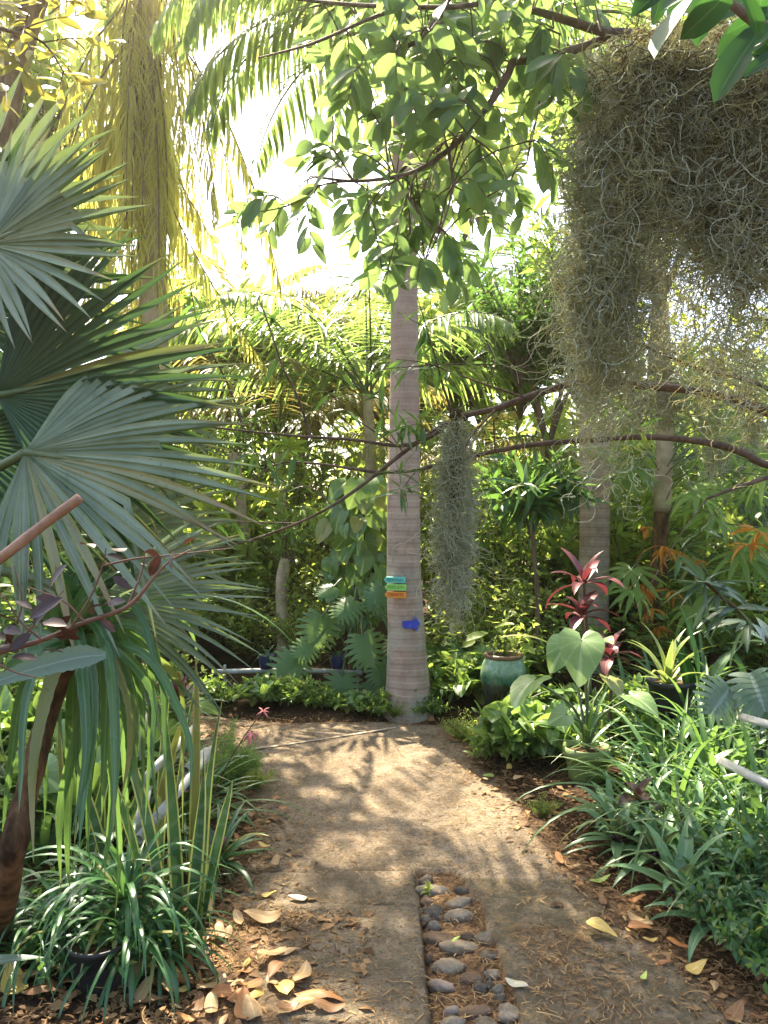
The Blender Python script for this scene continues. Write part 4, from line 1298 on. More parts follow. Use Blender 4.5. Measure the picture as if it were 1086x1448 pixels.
# the great curtain: hanks side by side along the branch
hank = 0
WORDS = ['outermost', 'second', 'third', 'fourth', 'fifth', 'sixth', 'seventh', 'eighth']
curt = [(838, 215, 640, .05), (862, 95, 600, .06), (900, 75, 470, .075), (945, 66, 380, .085), (990, 62, 520, .085), (1035, 66, 500, .085), (1080, 72, 560, .085), (1130, 80, 520, .085)]
for j, (px, py, pb, sp_) in enumerate(curt):
    D = 2.72 + .1 * math.sin(j * 2.1)
    tops, lens = [], []
    for q_ in range(11):
        x = px + U(-28, 28)
        tops.append(at(x, py + U(-10, 18), D + U(-.12, .12)))
        lens.append(max(.1, (pb + U(-190, 60) - py) / F * D))
    mats = [(M['moss'], .5), (M['mossdark'], .42 if j > 2 else .28), (M['mossgrey'], .12)] if j > 1 else [(M['mossgrey'], .55), (M['moss'], .45)]
    tops = np.array(tops); lens = np.array(lens)
    parts = moss_geo(tops, lens * (.62 if j > 1 else .8), 2100 if j > 1 else 1300, .0021, mats, .16, .6, sp_ * .85, 1.25)
    k = 150                                    # long skeins that trail out of the tangle and taper away
    i_ = rng.integers(0, len(tops), k)
    tt = U(.15, .8, k)
    p0 = tops[i_] + rng.normal(size=(k, 3)) * A(1, 1, 0) * sp_ * .8 + A(0, 0, -1) * (tt * lens[i_])[:, None]
    g1 = G(); g1.curls(p0, rng.normal(size=(k, 3)) * .4 + A(0, 0, -1), U(.25, .6, k), 22, .0019, .42, .2, 3, .22)
    k2 = 700
    i2 = rng.integers(0, len(tops), k2)
    p2 = tops[i2] + rng.normal(size=(k2, 3)) * A(1, 1, 0) * sp_ * .9 + A(0, 0, -1) * (U(.5, 1.1, k2) * lens[i2])[:, None]
    g2 = G(); g2.curls(p2, rng.normal(size=(k2, 3)) + A(0, 0, -.6), U(.06, .2, k2), 9, .0016, .55, .12, 3, .15)
    tag(build('spanish_moss', parts + [(g1, M['mossgrey']), (g2, M['mossgrey'] if j % 2 else M['moss'])], loc=tops[0]),
        f'{"grey green wispy" if j < 2 else "tangled olive brown"} hank of hanging moss, {WORDS[j]} along the branch from the clear sky', 'moss', 'hanks of the great moss curtain')
# thin grey streamers falling from the curtain past the arched branches
for j, (px, py, pb) in enumerate([(822, 250, 640), (850, 420, 660), (895, 440, 620), (955, 470, 610), (1010, 470, 680), (1065, 440, 640)]):
    D = 3.9
    tops = [at(px + U(-14, 14), py, D + U(-.08, .08)) for _ in range(4)]
    lens = [(pb - py) / F * D * U(.75, 1) for _ in range(4)]
    tag(build('spanish_moss', moss_geo(tops, lens, 620, .0022, [(M['mossgrey'], .75), (M['moss'], .25)], .11, .5, .03, .8), loc=tops[0]),
        f'thin silvery streamer of moss trailing below the curtain, {WORDS[j]} from the ringed palm', 'moss', 'thin moss streamers below the curtain')
# the tassel on the arched branch
D = 3.45
tops = [at(647 + dx, 592, D) + A(0, dy, 0) for dx in (-7, 0, 7) for dy in (-.02, .02)]
k = 2300
t = rng.random(k) ** .85
rad = np.interp(t, [0, .08, .35, .75, .9, 1], [.02, .05, .078, .08, .05, .02])
a = U(0, 2 * PI, k); rr = np.sqrt(rng.random(k))
cen = at(645, 592, D)
p = cen + np.stack([np.cos(a) * rr * rad - .012 * t, np.sin(a) * rr * rad, -t * (865 - 592) / F * D * U(.75, 1.12, k)], -1)
d = np.stack([np.cos(a), np.sin(a), 0 * a - .9], -1) * 1 + rng.normal(size=(k, 3)) * .75
inner = rr < .55
g1, g2 = G(), G()
g1.curls(p[~inner], d[~inner], U(.06, .13, (~inner).sum()), 8, .0023, .55, .1, 3, .15)
g2.curls(p[inner], d[inner], U(.06, .12, inner.sum()), 8, .0021, .5, .14, 3, .12)
k = 130
ta = U(.05, .95, k); aa = U(0, 2 * PI, k); rr_ = np.interp(ta, [0, .08, .35, .75, 1], [.02, .045, .07, .07, .03])
g3 = G(); g3.curls(cen + np.stack([np.cos(aa) * rr_, np.sin(aa) * rr_, -ta * .78], -1), np.stack([np.cos(aa) * .5, np.sin(aa) * .5, -1 + 0 * aa], -1), U(.15, .38, k), 18, .0017, .4, .2, 3, .22)
core = G(); core.tube([cen + A(-.02, -.03, .0), cen + A(0, 0, .034), cen + A(.02, .03, 0)], .016, .014, 8); core.tube([cen + A(0, 0, .01), cen + A(-.005, 0, -.3), cen + A(-.012, 0, -.62)], [.012, .03, .008], sides=8)
tag(build('spanish_moss', [(g1, M['mossgrey']), (g2, M['moss']), (g3, M['mossgrey']), (core, M['mossdark'])], loc=cen), 'silvery tapering moss tassel hanging alone to the arched branch beside the ringed palm', 'moss')

# ================================================================== background bushes and trees
def bush_proto(name, label, n, per, H, W, proto, size, mat, rad=.006, up=.12, top=.4, drop=0., tilt=.5, start=.3, cat='bush', smat='twig', wy=None, fwd=.6):
    o = thing(name, label, cat)
    gs, gl = G(), G()
    shoots(gs, gl, (0, 0, -.03), H, W, int(n * .85), per, proto, size, start, up, rad, top, wy, drop, fwd, tilt)
    build('stems', [(gs, M[smat])], o)
    build('foliage', [(gl, M[mat])], o)
    return o


USED = set()


def place(proto, label, loc, rot, sc=1, group=None):
    loc = tuple(float(v) for v in loc)
    if proto.name not in USED:
        USED.add(proto.name)
        proto.location = loc; proto.rotation_euler = (0, 0, rot); proto.scale = (sc,) * 3 if np.isscalar(sc) else sc
        proto['label'] = label
        if group:
            proto['group'] = group
        return proto
    return dup(proto, loc, rot, sc, label, group)


palm5 = palmatep(7, 4.0, .12, .4)
palm9 = palmatep(9, 4.4, .085, .5)
P1 = bush_proto('leafy_bush', 'x', 85, 13, 2.4, 1.25, LEAF['ell'], .16, 'bushA', .008)
P2 = bush_proto('leafy_bush', 'x', 85, 14, 2.4, 1.2, LEAF['lance'], .24, 'bushB', .008)
P3 = bush_proto('leafy_bush', 'x', 90, 16, 2.2, 1.1, LEAF['ell'], .12, 'bushA', .006)
P4 = bush_proto('leafy_bush', 'x', 75, 12, 2.4, 1.2, LEAF['ovate'], .19, 'bushB', .008)
P5 = bush_proto('leafy_bush', 'x', 55, 8, 2.2, 1.15, palm5, .24, 'bushA', .008)
P6 = bush_proto('leafy_bush', 'x', 100, 18, 2.0, .9, LEAF['ell'], .085, 'bushA', .005)
LOOK = {P1.name: 'yellow green oval leaved', P2.name: 'long leaved green', P3.name: 'fine leaved yellow green', P4.name: 'broad leaved green', P5.name: 'finger leaved pale green', P6.name: 'small leaved airy green'}
PROT = [P1, P2, P3, P4, P5, P6]
# (kind, photo px of its middle, py of its top, distance, label ending)
BG = [(4, 320, 640, 8.6, 'behind the fan palm tips'), (2, 440, 690, 8.8, 'behind the climbing heart leaved vine'), (2, 350, 800, 7.9, 'above the white rail near the fan palm'),
      (5, 430, 800, 7.5, 'above the middle of the white rail'), (5, 640, 800, 7.2, 'just beyond the ringed trunk carrying the signs'), (5, 690, 720, 7.5, 'under the moss tassel'), (2, 690, 810, 6.9, 'behind the glazed jar'), (0, 640, 640, 9.2, 'behind the ringed trunk and the moss tassel'),
      (1, 730, 600, 8.8, 'beyond the jar, below the dark leaved tree'), (0, 790, 730, 8.4, 'left of the second ringed trunk'), (4, 900, 640, 8.6, 'behind the orange podded tree'), (4, 1000, 720, 8.0, 'beyond the black pot of striped leaves'), (1, 1080, 640, 8.6, 'at the far edge beside the pale fan palm'),
      (0, 1130, 560, 9.5, 'tallest at the edge beyond the pale fan palm'), (3, 770, 840, 6.9, 'at the foot of the second ringed trunk'), (3, 620, 880, 6.9, 'low beside the foot of the ringed trunk'), (3, 240, 760, 7.6, 'deep behind the fan palm'), (1, 200, 640, 8.6, 'below the skirted palm'),
      (0, 120, 600, 9.2, 'far behind the fan palm trunk'), (2, 40, 560, 9.0, 'farthest toward the amber branch side'), (1, 250, 560, 10.5, 'rising below the hanging skirt'), (2, 470, 600, 11.0, 'behind the feathery green palm'), (0, 560, 600, 11.5, 'far behind the ringed trunk'), (1, 400, 620, 11.2, 'behind the thin pale trunk'), (1, 300, 560, 11.8, 'behind the short pale trunk'), (2, 380, 540, 13.0, 'far back between the feathery palms'), (0, 640, 560, 12.2, 'far behind the moss tassel'), (4, 860, 560, 10.5, 'tall behind the second ringed trunk'),
      (0, 960, 520, 11.5, 'tall behind the streamers of moss'), (2, 1060, 480, 12.0, 'tall behind the moss curtain'), (1, 400, 580, 12.0, 'behind the gold tinged feathery palm'), (3, 950, 830, 7.0, 'beneath the orange podded tree'), (3, 1080, 800, 6.6, 'behind the blue grey leaved stem'), (5, 880, 740, 8.6, 'between the two bare trunks beyond the jar'),
      (2, 300, 520, 14.0, 'far back under the sky gap'), (0, 700, 500, 13.0, 'far back under the blue patch of sky'), (3, 1150, 700, 7.0, 'out at the edge behind the white plastic bars'), (3, -60, 700, 6.0, 'in the dark behind the fan palm stem'), (1, 100, 780, 6.6, 'in the shade under the fan palm'), (3, 30, 850, 5.2, 'behind the maroon leaved branch'), (5, 200, 860, 5.6, 'behind the lowest fan palm leaf')]
for i, (k, px, py, D, ws) in enumerate(BG):
    pr = PROT[k]
    top = CH - (py - 724) / F * D
    H0 = [2.4, 2.4, 2.2, 2.4, 2.2, 2.0][k] * .95
    s_ = top / H0
    place(pr, f'{LOOK[pr.name]} bush {ws}'.replace('left of', 'beside'), ((px - 543) / F * D, D, 0), i * 1.3, (max(s_, .62) * (1.0 if s_ > .7 else .95), max(s_, .62), s_), 'bushes filling the garden behind the path')


# --- crowned trees behind
def crown_tree(label, px, D, trunk_py, crown_py, W, Hc, n, per, proto, size, mat, r=.08, lean=0, bark='bark', up=.12, drop=0., smat='twig'):
    b = A((px - 543) / F * D, D, 0)
    t = A((px + lean - 543) / F * D, D, CH - (trunk_py - 724) / F * D)
    o = thing('tree', label, 'tree', b)
    g = G(); g.tube([b + A(0, 0, -.1), (b + t) / 2 + A(U(-.1, .1), 0, 0), t], r, r * .55, 12, lump=.06)
    gs, gl = G(), G()
    for j in range(4):
        a = j * 1.6 + px
        e = t + A(math.cos(a) * W * .4, math.sin(a) * W * .4, Hc * .25 * (1 + .4 * (j % 2)))
        g.tube([t + A(0, 0, -.1), (t + e) / 2 + A(0, 0, .08), e], r * .5, r * .2, 7)
        shoots(gs, gl, e - A(0, 0, Hc * .15), Hc * .8, W * .75, n // 4, per, proto, size, .3, up, r * .08 + .003, .25, None, drop)
    build('trunk', [(g, M[bark])], o)
    build('crown', [(gs, M[smat]), (gl, M[mat])], o)
    return o


crown_tree('dark glossy leaved tree crowding in from behind the moss tassel', 775, 9.0, 620, 400, 1.15, 2.6, 150, 16, LEAF['lance'], .24, 'bushC', .07)
crown_tree('low dark leaved tree with drooping leaves beside the second ringed trunk', 752, 6.9, 745, 640, .52, .8, 64, 12, LEAF['lance'], .24, 'bushC', .03, drop=.35)
crown_tree('tall green tree filling the sky behind the moss curtain', 930, 12, 420, 100, 2.2, 5.2, 190, 18, LEAF['ovate'], .3, 'bushB', .16)
crown_tree('dark tall tree at the edge behind the moss curtain', 1130, 10.5, 480, 0, 2.0, 5.4, 170, 18, LEAF['ovate'], .28, 'bushC', .15)
crown_tree('airy long leaved tree against the blue patch of sky', 850, 7.9, 500, 250, .95, 2.3, 60, 12, LEAF['lance'], .22, 'bushB', .05)
crown_tree('yellow green tree beyond the skirted palm', 60, 13.5, 420, 0, 2.6, 5.6, 170, 16, LEAF['ovate'], .3, 'bushA', .16)
crown_tree('second yellow green tree behind the amber branch', -150, 12, 430, 0, 2.6, 5.6, 150, 16, LEAF['ovate'], .3, 'bushA', .16)
crown_tree('sparse light green tree behind the ringed palm crown', 640, 15, 380, 200, 2.0, 4.4, 110, 14, LEAF['ell'], .3, 'bushA', .12)
crown_tree('bushy green tree far back between the two feathery palms', 420, 12.5, 640, 470, 1.7, 2.6, 170, 16, LEAF['ovate'], .26, 'bushA', .1)
crown_tree('bushy green tree far back beneath the sky gap', 290, 12.0, 620, 430, 1.6, 2.8, 170, 16, LEAF['ovate'], .24, 'bushB', .1)
crown_tree('bushy yellow green tree far back behind the moss tassel', 690, 13.0, 620, 440, 1.8, 2.9, 170, 16, LEAF['ell'], .26, 'bushA', .1)
crown_tree('bushy green tree directly behind the ringed trunk', 560, 12.8, 640, 480, 1.6, 2.3, 150, 16, LEAF['ovate'], .25, 'bushB', .1)
# far mass of woodland that closes the view
gs, gl = G(), G()
for i in range(40):
    x = -22 + 44 * i / 39; y = 18 + 3 * math.sin(i * 2.3)
    h = 4.2 + 1.2 * math.sin(i * 1.7) + (2.5 if x > 3.5 else 0) + (1.2 if x < -6 else 0) - (1.3 if -4.5 < x < -1 else 0)
    shoots(gs, gl, (x, y, 0), h, 1.7, 60, 14, LEAF['ell'], .34, .15, .12, .012, .1)
o = build('far_foliage', [(gs, M['twig']), (gl, M['bushA'])]); o['kind'] = 'stuff'; o['label'] = 'far yellow green wood closing the garden'

# crown of the added tree: unseen above the frame, its gaps dapple the path
gs, gl = G(), G()
for j, (x, y, z, w_, h_) in enumerate([(-3.9, 8.3, 7.6, 1.2, 1.5), (-4.2, 7.6, 7.6, 1.4, 1.8), (-5.4, 8.6, 7.0, 1.4, 1.8), (-3.0, 9.9, 7.9, .9, 1.2)]):
    shoots(gs, gl, (x, y, z - .4), h_, w_, 30, 9, LEAF['ell'], .3, .3, .12, .012, .2)
build('crown', [(gs, M['twig']), (gl, M['canopy'])], st)

# --- palmate-leaved tree with orange withered leaves and fibrous trunk
b = A((930 - 543) / F * 7.3, 7.3, 0)
tt_ = thing('palmate_tree', 'slender tree with big fingered leaves and withered orange ones', 'tree', b)
g = G(); g.tube([A(b[0] - .12, 7.3, -.05), at(920, 900, 7.3), at(930, 820, 7.3), at(936, 720, 7.3)], [.12, .11, .075, .075], sides=14, lump=.12)
build('trunk_base', [(g, M['huskbark'])], tt_)
g = G(); g.tube([at(936, 725, 7.3), at(939, 650, 7.3), at(940, 560, 7.3), at(938, 480, 7.3), at(930, 380, 7.3), at(920, 280, 7.3)], .085, .05, 14, lump=.05)
build('trunk', [(g, M['palebark'])], tt_)
gs, gl, go = G(), G(), G()
tips = []
for i in range(130):
    px, py = U(840, 1110), U(500, 860)
    if py > 800 and px < 880:
        continue
    D = U(6.0, 8.0)
    if (px < 878 and py > 640) or (abs(px - 938) < 34 and D < 7.4):
        continue
    tips.append(at(px, py, D))
tips = np.array(tips)
for p in tips:
    q_ = at(938, np.clip(724 - (p[2] - CH) / p[1] * F + U(-40, 60), 500, 820), 7.3)
    P = catmull([q_, (p + q_) / 2 + A(0, 0, .18), p], 5)
    gs.tubes(P[None], np.full((1, len(P)), .005), 4)
d = norm(tips - A(b[0], 7.3, 1.9)) * A(1, 1, .3) + A(0, -.35, -.25) + rng.normal(size=tips.shape) * .2
leaves_at(gl, palm9, tips, d, U(.2, .36, len(tips)), up=A(0, -.5, .85), tilt=.3)
for (px, py, s_) in [(938, 790, .2), (943, 796, .17), (903, 845, .2), (907, 850, .16), (948, 855, .2), (1074, 770, .2), (1056, 790, .17), (912, 765, .1), (985, 812, .1), (930, 905, .14), (920, 880, .12)]:
    go.straps(at(px, py - 18, 6.7 if px < 1050 else 6.0), U(0, 6.28, 9), U(-.9, .6, 9), s_ * U(.7, 1.5, 9), U(.6, 1.6, 9), .013 * U(.7, 1.6, 9), 7, .3, lance, .8, None, U(-1.5, 1.5, 9), U(-.8, .8, 9))
build('petioles', [(gs, M['stem'])], tt_)
build('leaves', [(gl, M['palmate'])], tt_)
build('withered_leaves', [(go, M['orange'])], tt_)

# --- thin pale trunks in the left background
for (pts, D, r, lab) in [([(352, 960), (350, 860), (348, 780), (342, 735), (338, 690), (330, 640)], 8.4, .075, 'short pale trunk with a broken top seen past the fan palm tips'),
                         ([(402, 985), (402, 930), (400, 880), (398, 830), (404, 790)], 7.6, .075, 'grey stump-like trunk standing behind the white rail')]:
    o = thing('slim_tree', lab, 'tree', at(pts[0][0], pts[0][1], D))
    g = G(); g.tube([at(x, y, D) for x, y in pts], r, r * .7, 12, lump=.12); build('trunk', [(g, M['palebark'])], o)
    gs, gl = G(), G(); shoots(gs, gl, at(pts[-1][0], pts[-1][1] + 20, D), .9, .55, 22, 10, LEAF['lance'], .16, .3, .12, .005, .4)
    build('crown', [(gs, M['twig']), (gl, M['bushB'])], o)

# --- climbing vine column beside the ringed palm
DV = 6.9
vb = at(510, 985, DV); vb[2] = 0
vt = thing('climbing_vine', 'column of big heart shaped leaves climbing a dark stump beside the ringed palm', 'vine', vb)
g = G(); g.tube([vb + A(0, .1, -.05), at(515, 850, DV + .1), at(508, 760, DV + .1), at(512, 690, DV + .1)], .13, .08, 12, lump=.15); build('stem', [(g, M['huskbark'])], vt)
gl = G(); m = 115
tz = U(0, 1, m)
a = U(-PI, 0, m) * 1.1 + .15
cx = np.interp(tz, [0, 1], [512, 512])
pos = np.stack([(cx - 543) / F * DV + np.cos(a) * U(.14, .32, m), DV + np.sin(a) * U(.12, .32, m), CH - ((680 + 210 * tz) - 724) / F * DV], -1)
d = np.stack([np.cos(a) * .5, np.sin(a) * .5 - .1, np.full(m, -.85)], -1) + rng.normal(size=(m, 3)) * .25
leaves_at(gl, LEAF['heart'], pos, d, U(.10, .2, m) * (1.15 - .35 * tz), up=A(0, -.9, .6), tilt=.5)
build('leaves', [(gl, M['heart'])], vt)

mt = thing('monstera', 'monstera with split leaves at the foot of the climbing vine', 'plant', (vb[0] - .1, DV - .25, 0))
MP = monsterap()
gs = G()
for (px, py, dx, dy, s_) in [(455, 872, -10, 40, .36), (512, 900, 12, 50, .34), (483, 958, -8, 60, .36), (420, 930, -30, 38, .36), (540, 830, -22, 38, .3), (556, 905, 10, 30, .2), (440, 910, -20, 20, .24), (500, 850, -25, 20, .28), (520, 965, 25, 30, .24), (470, 830, -30, 15, .2), (535, 940, 5, 45, .24)]:
    D = DV - .5 + U(-.12, .12)
    p0, p1 = at(px, py, D), at(px + dx, py + dy, D - .12)
    gl = G(); leaves_at(gl, MP, p0, p1 - p0, s_ * .8, up=A(0, -.9, .5), tilt=.22)
    build('leaf', [(gl, M['monstera'])], mt)
    P = catmull([A(vb[0] - .05, DV - .2, .2 + U(0, .4)), (A(vb[0], DV - .2, .6) + p0) / 2 + A(0, 0, .2), p0], 6)
    gs.tubes(P[None], np.full((1, len(P)), .008), 5)
build('stems', [(gs, M['stem'])], mt)

# --- low white rail with small navy pots
DR = 6.62
rail = thing('white_rail', 'low white plastic rail on thin posts behind the path bend', 'rail', at(420, 985, DR) * A(1, 1, 0))
g = G(); g.tube([at(300, 950, DR), at(420, 948, DR), at(512, 952, DR)], .022, .022, 10); build('top_rail', [(g, M['pvc'])], rail)
for px in (402, 506, 318):
    g = G(); g.tube([at(px, 915 if px != 318 else 940, DR + .03), at(px, 950, DR + .03), at(px, 973, DR + .03) * A(1, 1, 0)], .012, .012, 8); build('post', [(g, M['pvc'])], rail)
g = G(); g.tube([at(385, 981, DR - .25), at(450, 985, DR - .25)], .02, .02, 8); build('lower_bar', [(g, M['pvc'])], rail)


def potshape(r0, r1, h, t=.008, lip=.0, liph=.0):
    return [(.001, 0), (r0, 0), (r0 + (r1 - r0) * .5, h * .5), (r1, h - liph), (r1 + lip, h - liph + .002), (r1 + lip * 1.1, h), (r1 + lip - t, h + .002), (r1 - t, h - .03), (r1 - t - .003, h * .86), (.001, h * .86)]


for px, lab in [(377, 'small navy pot hung on the rail near the fan palm'), (478, 'small navy pot hung on the rail near the climbing vine')]:
    c = at(px, 945, DR - .06)
    o = thing('hanging_pot', lab, 'plant pot', c, 'navy pots on the white rail')
    g = G().lathe(potshape(.055, .075, .11), c, 20); build('pot', [(g, M['bluepot'])], o)
    g = G(); rosette(g, c + A(0, 0, .09), 14, .2, .006, (10, 80), 1.8); build('foliage', [(g, M['spider'])], o)

# ================================================================== ground cover at the foot of things
HC1 = thing('ground_cover', 'x', 'plant')
gs, gl = G(), G(); shoots(gs, gl, (0, 0, 0), .34, .36, 60, 6, LEAF['heart'], .10, .4, .3, .003, .5, None, .1, .5, .4); build('stems', [(gs, M['stem'])], HC1); build('foliage', [(gl, M['heart'])], HC1)
HC2 = thing('ground_cover', 'x', 'plant')
gs, gl = G(), G(); shoots(gs, gl, (0, 0, 0), .3, .34, 70, 10, LEAF['ovate'], .07, .3, .2, .003, .5, None, .1, .5, .4); build('stems', [(gs, M['stem'])], HC2); build('foliage', [(gl, M['bushB'])], HC2)
HC4 = thing('ground_cover', 'x', 'plant')
gs, gl = G(), G(); shoots(gs, gl, (0, 0, 0), .26, .3, 80, 12, LEAF['ovate'], .042, .3, .2, .002, .5, None, .1, .5, .4); build('stems', [(gs, M['stem'])], HC4); build('foliage', [(gl, M['bushC'])], HC4)
HC3 = thing('ground_cover', 'x', 'plant')
gs, gl = G(), G(); shoots(gs, gl, (0, 0, 0), .36, .3, 90, 22, LEAF['small'], .026, .2, .2, .002, .5); build('stems', [(gs, M['stem'])], HC3); build('foliage', [(gl, M['bushA'])], HC3)
LOOK[HC4.name] = 'low small leaved dark'
LOOK[HC1.name], LOOK[HC2.name], LOOK[HC3.name] = 'low heart leaved', 'low oval leaved', 'fine yellow green'
GC = [(1, 300, 1002, 0.74, 'on the far path edge nearest the fan palm tips'), (0, 372, 1003, 0.68, 'below the first navy pot'), (1, 415, 1006, 0.74, 'on the far path edge below the white rail'), (1, 455, 1008, 0.62, 'below the second navy pot'), (0, 500, 1010, 0.56, 'at the foot of the monstera'), (1, 540, 1014, .7, 'against the ringed trunk on the vine side'), (1, 605, 1016, .6, 'against the ringed trunk on the jar side'), (2, 560, 1018, .5, 'at the very foot of the ringed trunk'),
      (1, 640, 1005, 1.1, 'between the ringed trunk and the jar'), (0, 655, 985, 1.2, 'behind the jar toward the ringed trunk'), (2, 655, 1045, .7, 'on the path edge before the jar'), (1, 722, 1062, .8, 'in front of the jar'), (0, 752, 1082, 1.0, 'between the jar and the green pot'), (1, 695, 1075, .7, 'at the path edge below the jar'), (0, 775, 1045, .95, 'behind the green pot toward the jar'), (1, 735, 1085, .8, 'at the path edge before the green pot'),
      (2, 768, 1150, .42, 'at the foot of the green pot on the path side'), (1, 895, 1050, 1.2, 'behind the green pot'), (3, 1050, 1330, 1.0, 'in the shady near corner by the oyster plants'), (3, 1086, 1380, 1.1, 'in the nearest shady corner of the right bed'), (3, 1080, 1290, 1.0, 'beside the narrow pale leaves at the bed corner'), (3, 1000, 1200, 1.0, 'among the strap leaves'), (3, 1080, 1180, 1.3, 'under the white plastic bars'),
      (3, 930, 1120, 1.0, 'under the strap leaves behind the oyster plants'), (3, 1010, 1090, 1.3, 'below the black pot'), (3, 150, 1380, .8, 'under the spider plants'), (3, 60, 1350, .9, 'at the foot of the leaning pandan stem'), (3, 200, 1200, 1.3, 'behind the snake plants'), (0, 120, 1180, 1.5, 'behind the toothed leaves'), (0, 40, 1150, 1.6, 'in the dark bed behind the pandan'), (3, 215, 1100, 1.1, 'behind the white pipes'), (0, 150, 1085, 1.3, 'under the lowest fan leaf'), (0, 160, 1040, 1.7, 'deep under the fan palm'),
      (1, 590, 985, 1.3, 'just behind the ringed trunk'), (0, 690, 1000, 1.3, 'around the base of the jar')]
for i, (k, px, py, s_, ws) in enumerate(GC):
    pr = [HC1, HC2, HC3, HC4][k]
    p = gp(px, py)
    p[2] = float(soil_z(A(p[0]), A(p[1]))[0])
    place(pr, f'{LOOK[pr.name]} plant {ws}'.replace('right bed', 'stone path bed'), p, i * 2.1, s_ * U(.9, 1.1), 'low plants edging the path')

# ================================================================== jar, pots and their plants
c = at(712, 1024, 5.75); c[2] = .0
jar = thing('glazed_jar', 'tall green glazed jar with dark lower half standing beyond the path edge', 'jar', c)
h = .555; hs = h / .555
JP = [(.001, 0), (.085, 0), (.10, .04), (.125, .15), (.155, .28), (.168, .36), (.170, .41), (.160, .465), (.142, .505), (.130, .525)]
JP = list(map(tuple, catmull(np.array([(r, z, 0) for r, z in JP]), 4)[:, :2]))
g = G().lathe(np.array(JP), c, 48); build('body', [(g, M['jar'])], jar)
g = G().lathe([(.128, .522), (.142, .53), (.146, .545), (.138, .556), (.122, .552), (.118, .535), (.118, .49)], c, 48); build('rim', [(g, M['jarrim'])], jar)
g = G().lathe([(.12, .50), (.06, .52), (.001, .525)], c, 24); build('soil', [(g, M['soil'])], jar)
jp = thing('jar_plant', 'pale leaved plant growing out of the green glazed jar', 'plant', c + A(0, 0, .51))
gs, gl = G(), G()
for (px, py, s_, dx, dy) in [(690, 895, .2, -26, 4), (700, 888, .17, 22, -10), (672, 905, .13, -20, 8), (715, 900, .12, 18, 10), (735, 910, .14, 24, 12), (722, 893, .1, 8, -14)]:
    p0 = at(px, py, 5.65); P = catmull([c + A(0, 0, .51), (c + A(0, 0, .58) + p0) / 2, p0], 5); gs.tubes(P[None], np.full((1, len(P)), .004), 4)
    leaves_at(gl, LEAF['broad'], p0, at(px + dx, py + dy, 5.55) - p0, s_, up=A(0, -.6, .8), tilt=.2)
shoots(gs, gl, c + A(.02, 0, .5), .32, .25, 12, 6, LEAF['ovate'], .06, .3, .2, .002)
build('stems', [(gs, M['stem'])], jp); build('leaves', [(gl, M['bushA'])], jp)
gl = G(); gl.straps(at(705, 902, 5.3), R_(8), R_(8), .50, 1.0, .032, 10, .25, lance); build('long_leaf', [(gl, M['bluegrey'])], jp)

c = gp(830, 1112)
pot = thing('green_pot', 'olive green plastic flowerpot with a thick rim beside the path', 'plant pot', c)
k = c[1] / F
g = G().lathe(potshape(24 * k, 31 * k, 57 * k, .007, 2.6 * k, 15 * k), c, 44); build('pot', [(g, M['greenpot'])], pot)
g = G().lathe([(29 * k, 50 * k), (15 * k, 52.5 * k), (.001, 53 * k)], c, 24); build('soil', [(g, M['soil'])], pot)
ep = thing('elephant_ear', 'elephant ear with pale upright leaves growing in the olive green pot', 'plant', c + A(0, 0, 52 * k))
s0 = c + A(0, 0, 52 * k)
gs = G()
HB = heartp(6, 15, .46, .3, .45, .28, .035)
for (px, py, dx, dy, s_, dd) in [(822, 905, 0, 46, .30, -.1), (756, 962, -46, 22, .25, -.25), (800, 912, -22, 30, .24, .25), (895, 985, 46, 16, .2, -.1), (862, 960, 24, 20, .17, .2), (800, 1010, -34, 14, .15, -.3), (850, 905, 20, -10, .15, .3)]:
    D = c[1] + dd
    p0, p1 = at(px, py, D), at(px + dx, py + dy, D - .18)
    P = catmull([s0, (s0 + p0) / 2 + A((p0 - s0)[0] * -.2, 0, .04), p0], 6); gs.tubes(P[None], np.linspace(.011, .006, len(P))[None], 6)
    gl = G(); leaves_at(gl, HB, p0, p1 - p0, s_ * .84, up=A(0, -.75, .7), tilt=.3); build('leaf', [(gl, M['earleaf'])], ep)
build('stalks', [(gs, M['stem'])], ep)
gl = G(); rosette(gl, s0, 12, .5, .014, (25, 80), 1.1, 9, .3); build('narrow_leaves', [(gl, M['strap'])], ep)

# --- red cordylines
def cordyline(label, heads, mat='red'):
    o = thing('cordyline', label, 'plant', (heads[0][0][0], heads[0][0][1], 0))
    g, gl = G(), G()
    for (p, n, L) in heads:
        b = A(p[0] + U(-.1, .1), p[1] + .05, 0); g.tube([b, (b + p) / 2 + A(.03, 0, 0), p], .014, .01, 7)
        rosette(gl, p, n, L, .038, (0, 80), 1.25, 8, .25, lance, 1.3)
    build('stems', [(g, M['twig'])], o); build('leaves', [(gl, M[mat])], o)


cordyline('red leaved cordyline standing before the second ringed trunk', [(at(826, 826, 5.5), 10, .33), (at(822, 872, 5.45), 9, .27)])
cordyline('shorter red cordyline shoot above the elephant ear leaves', [(at(862, 930, 5.0), 9, .24)])

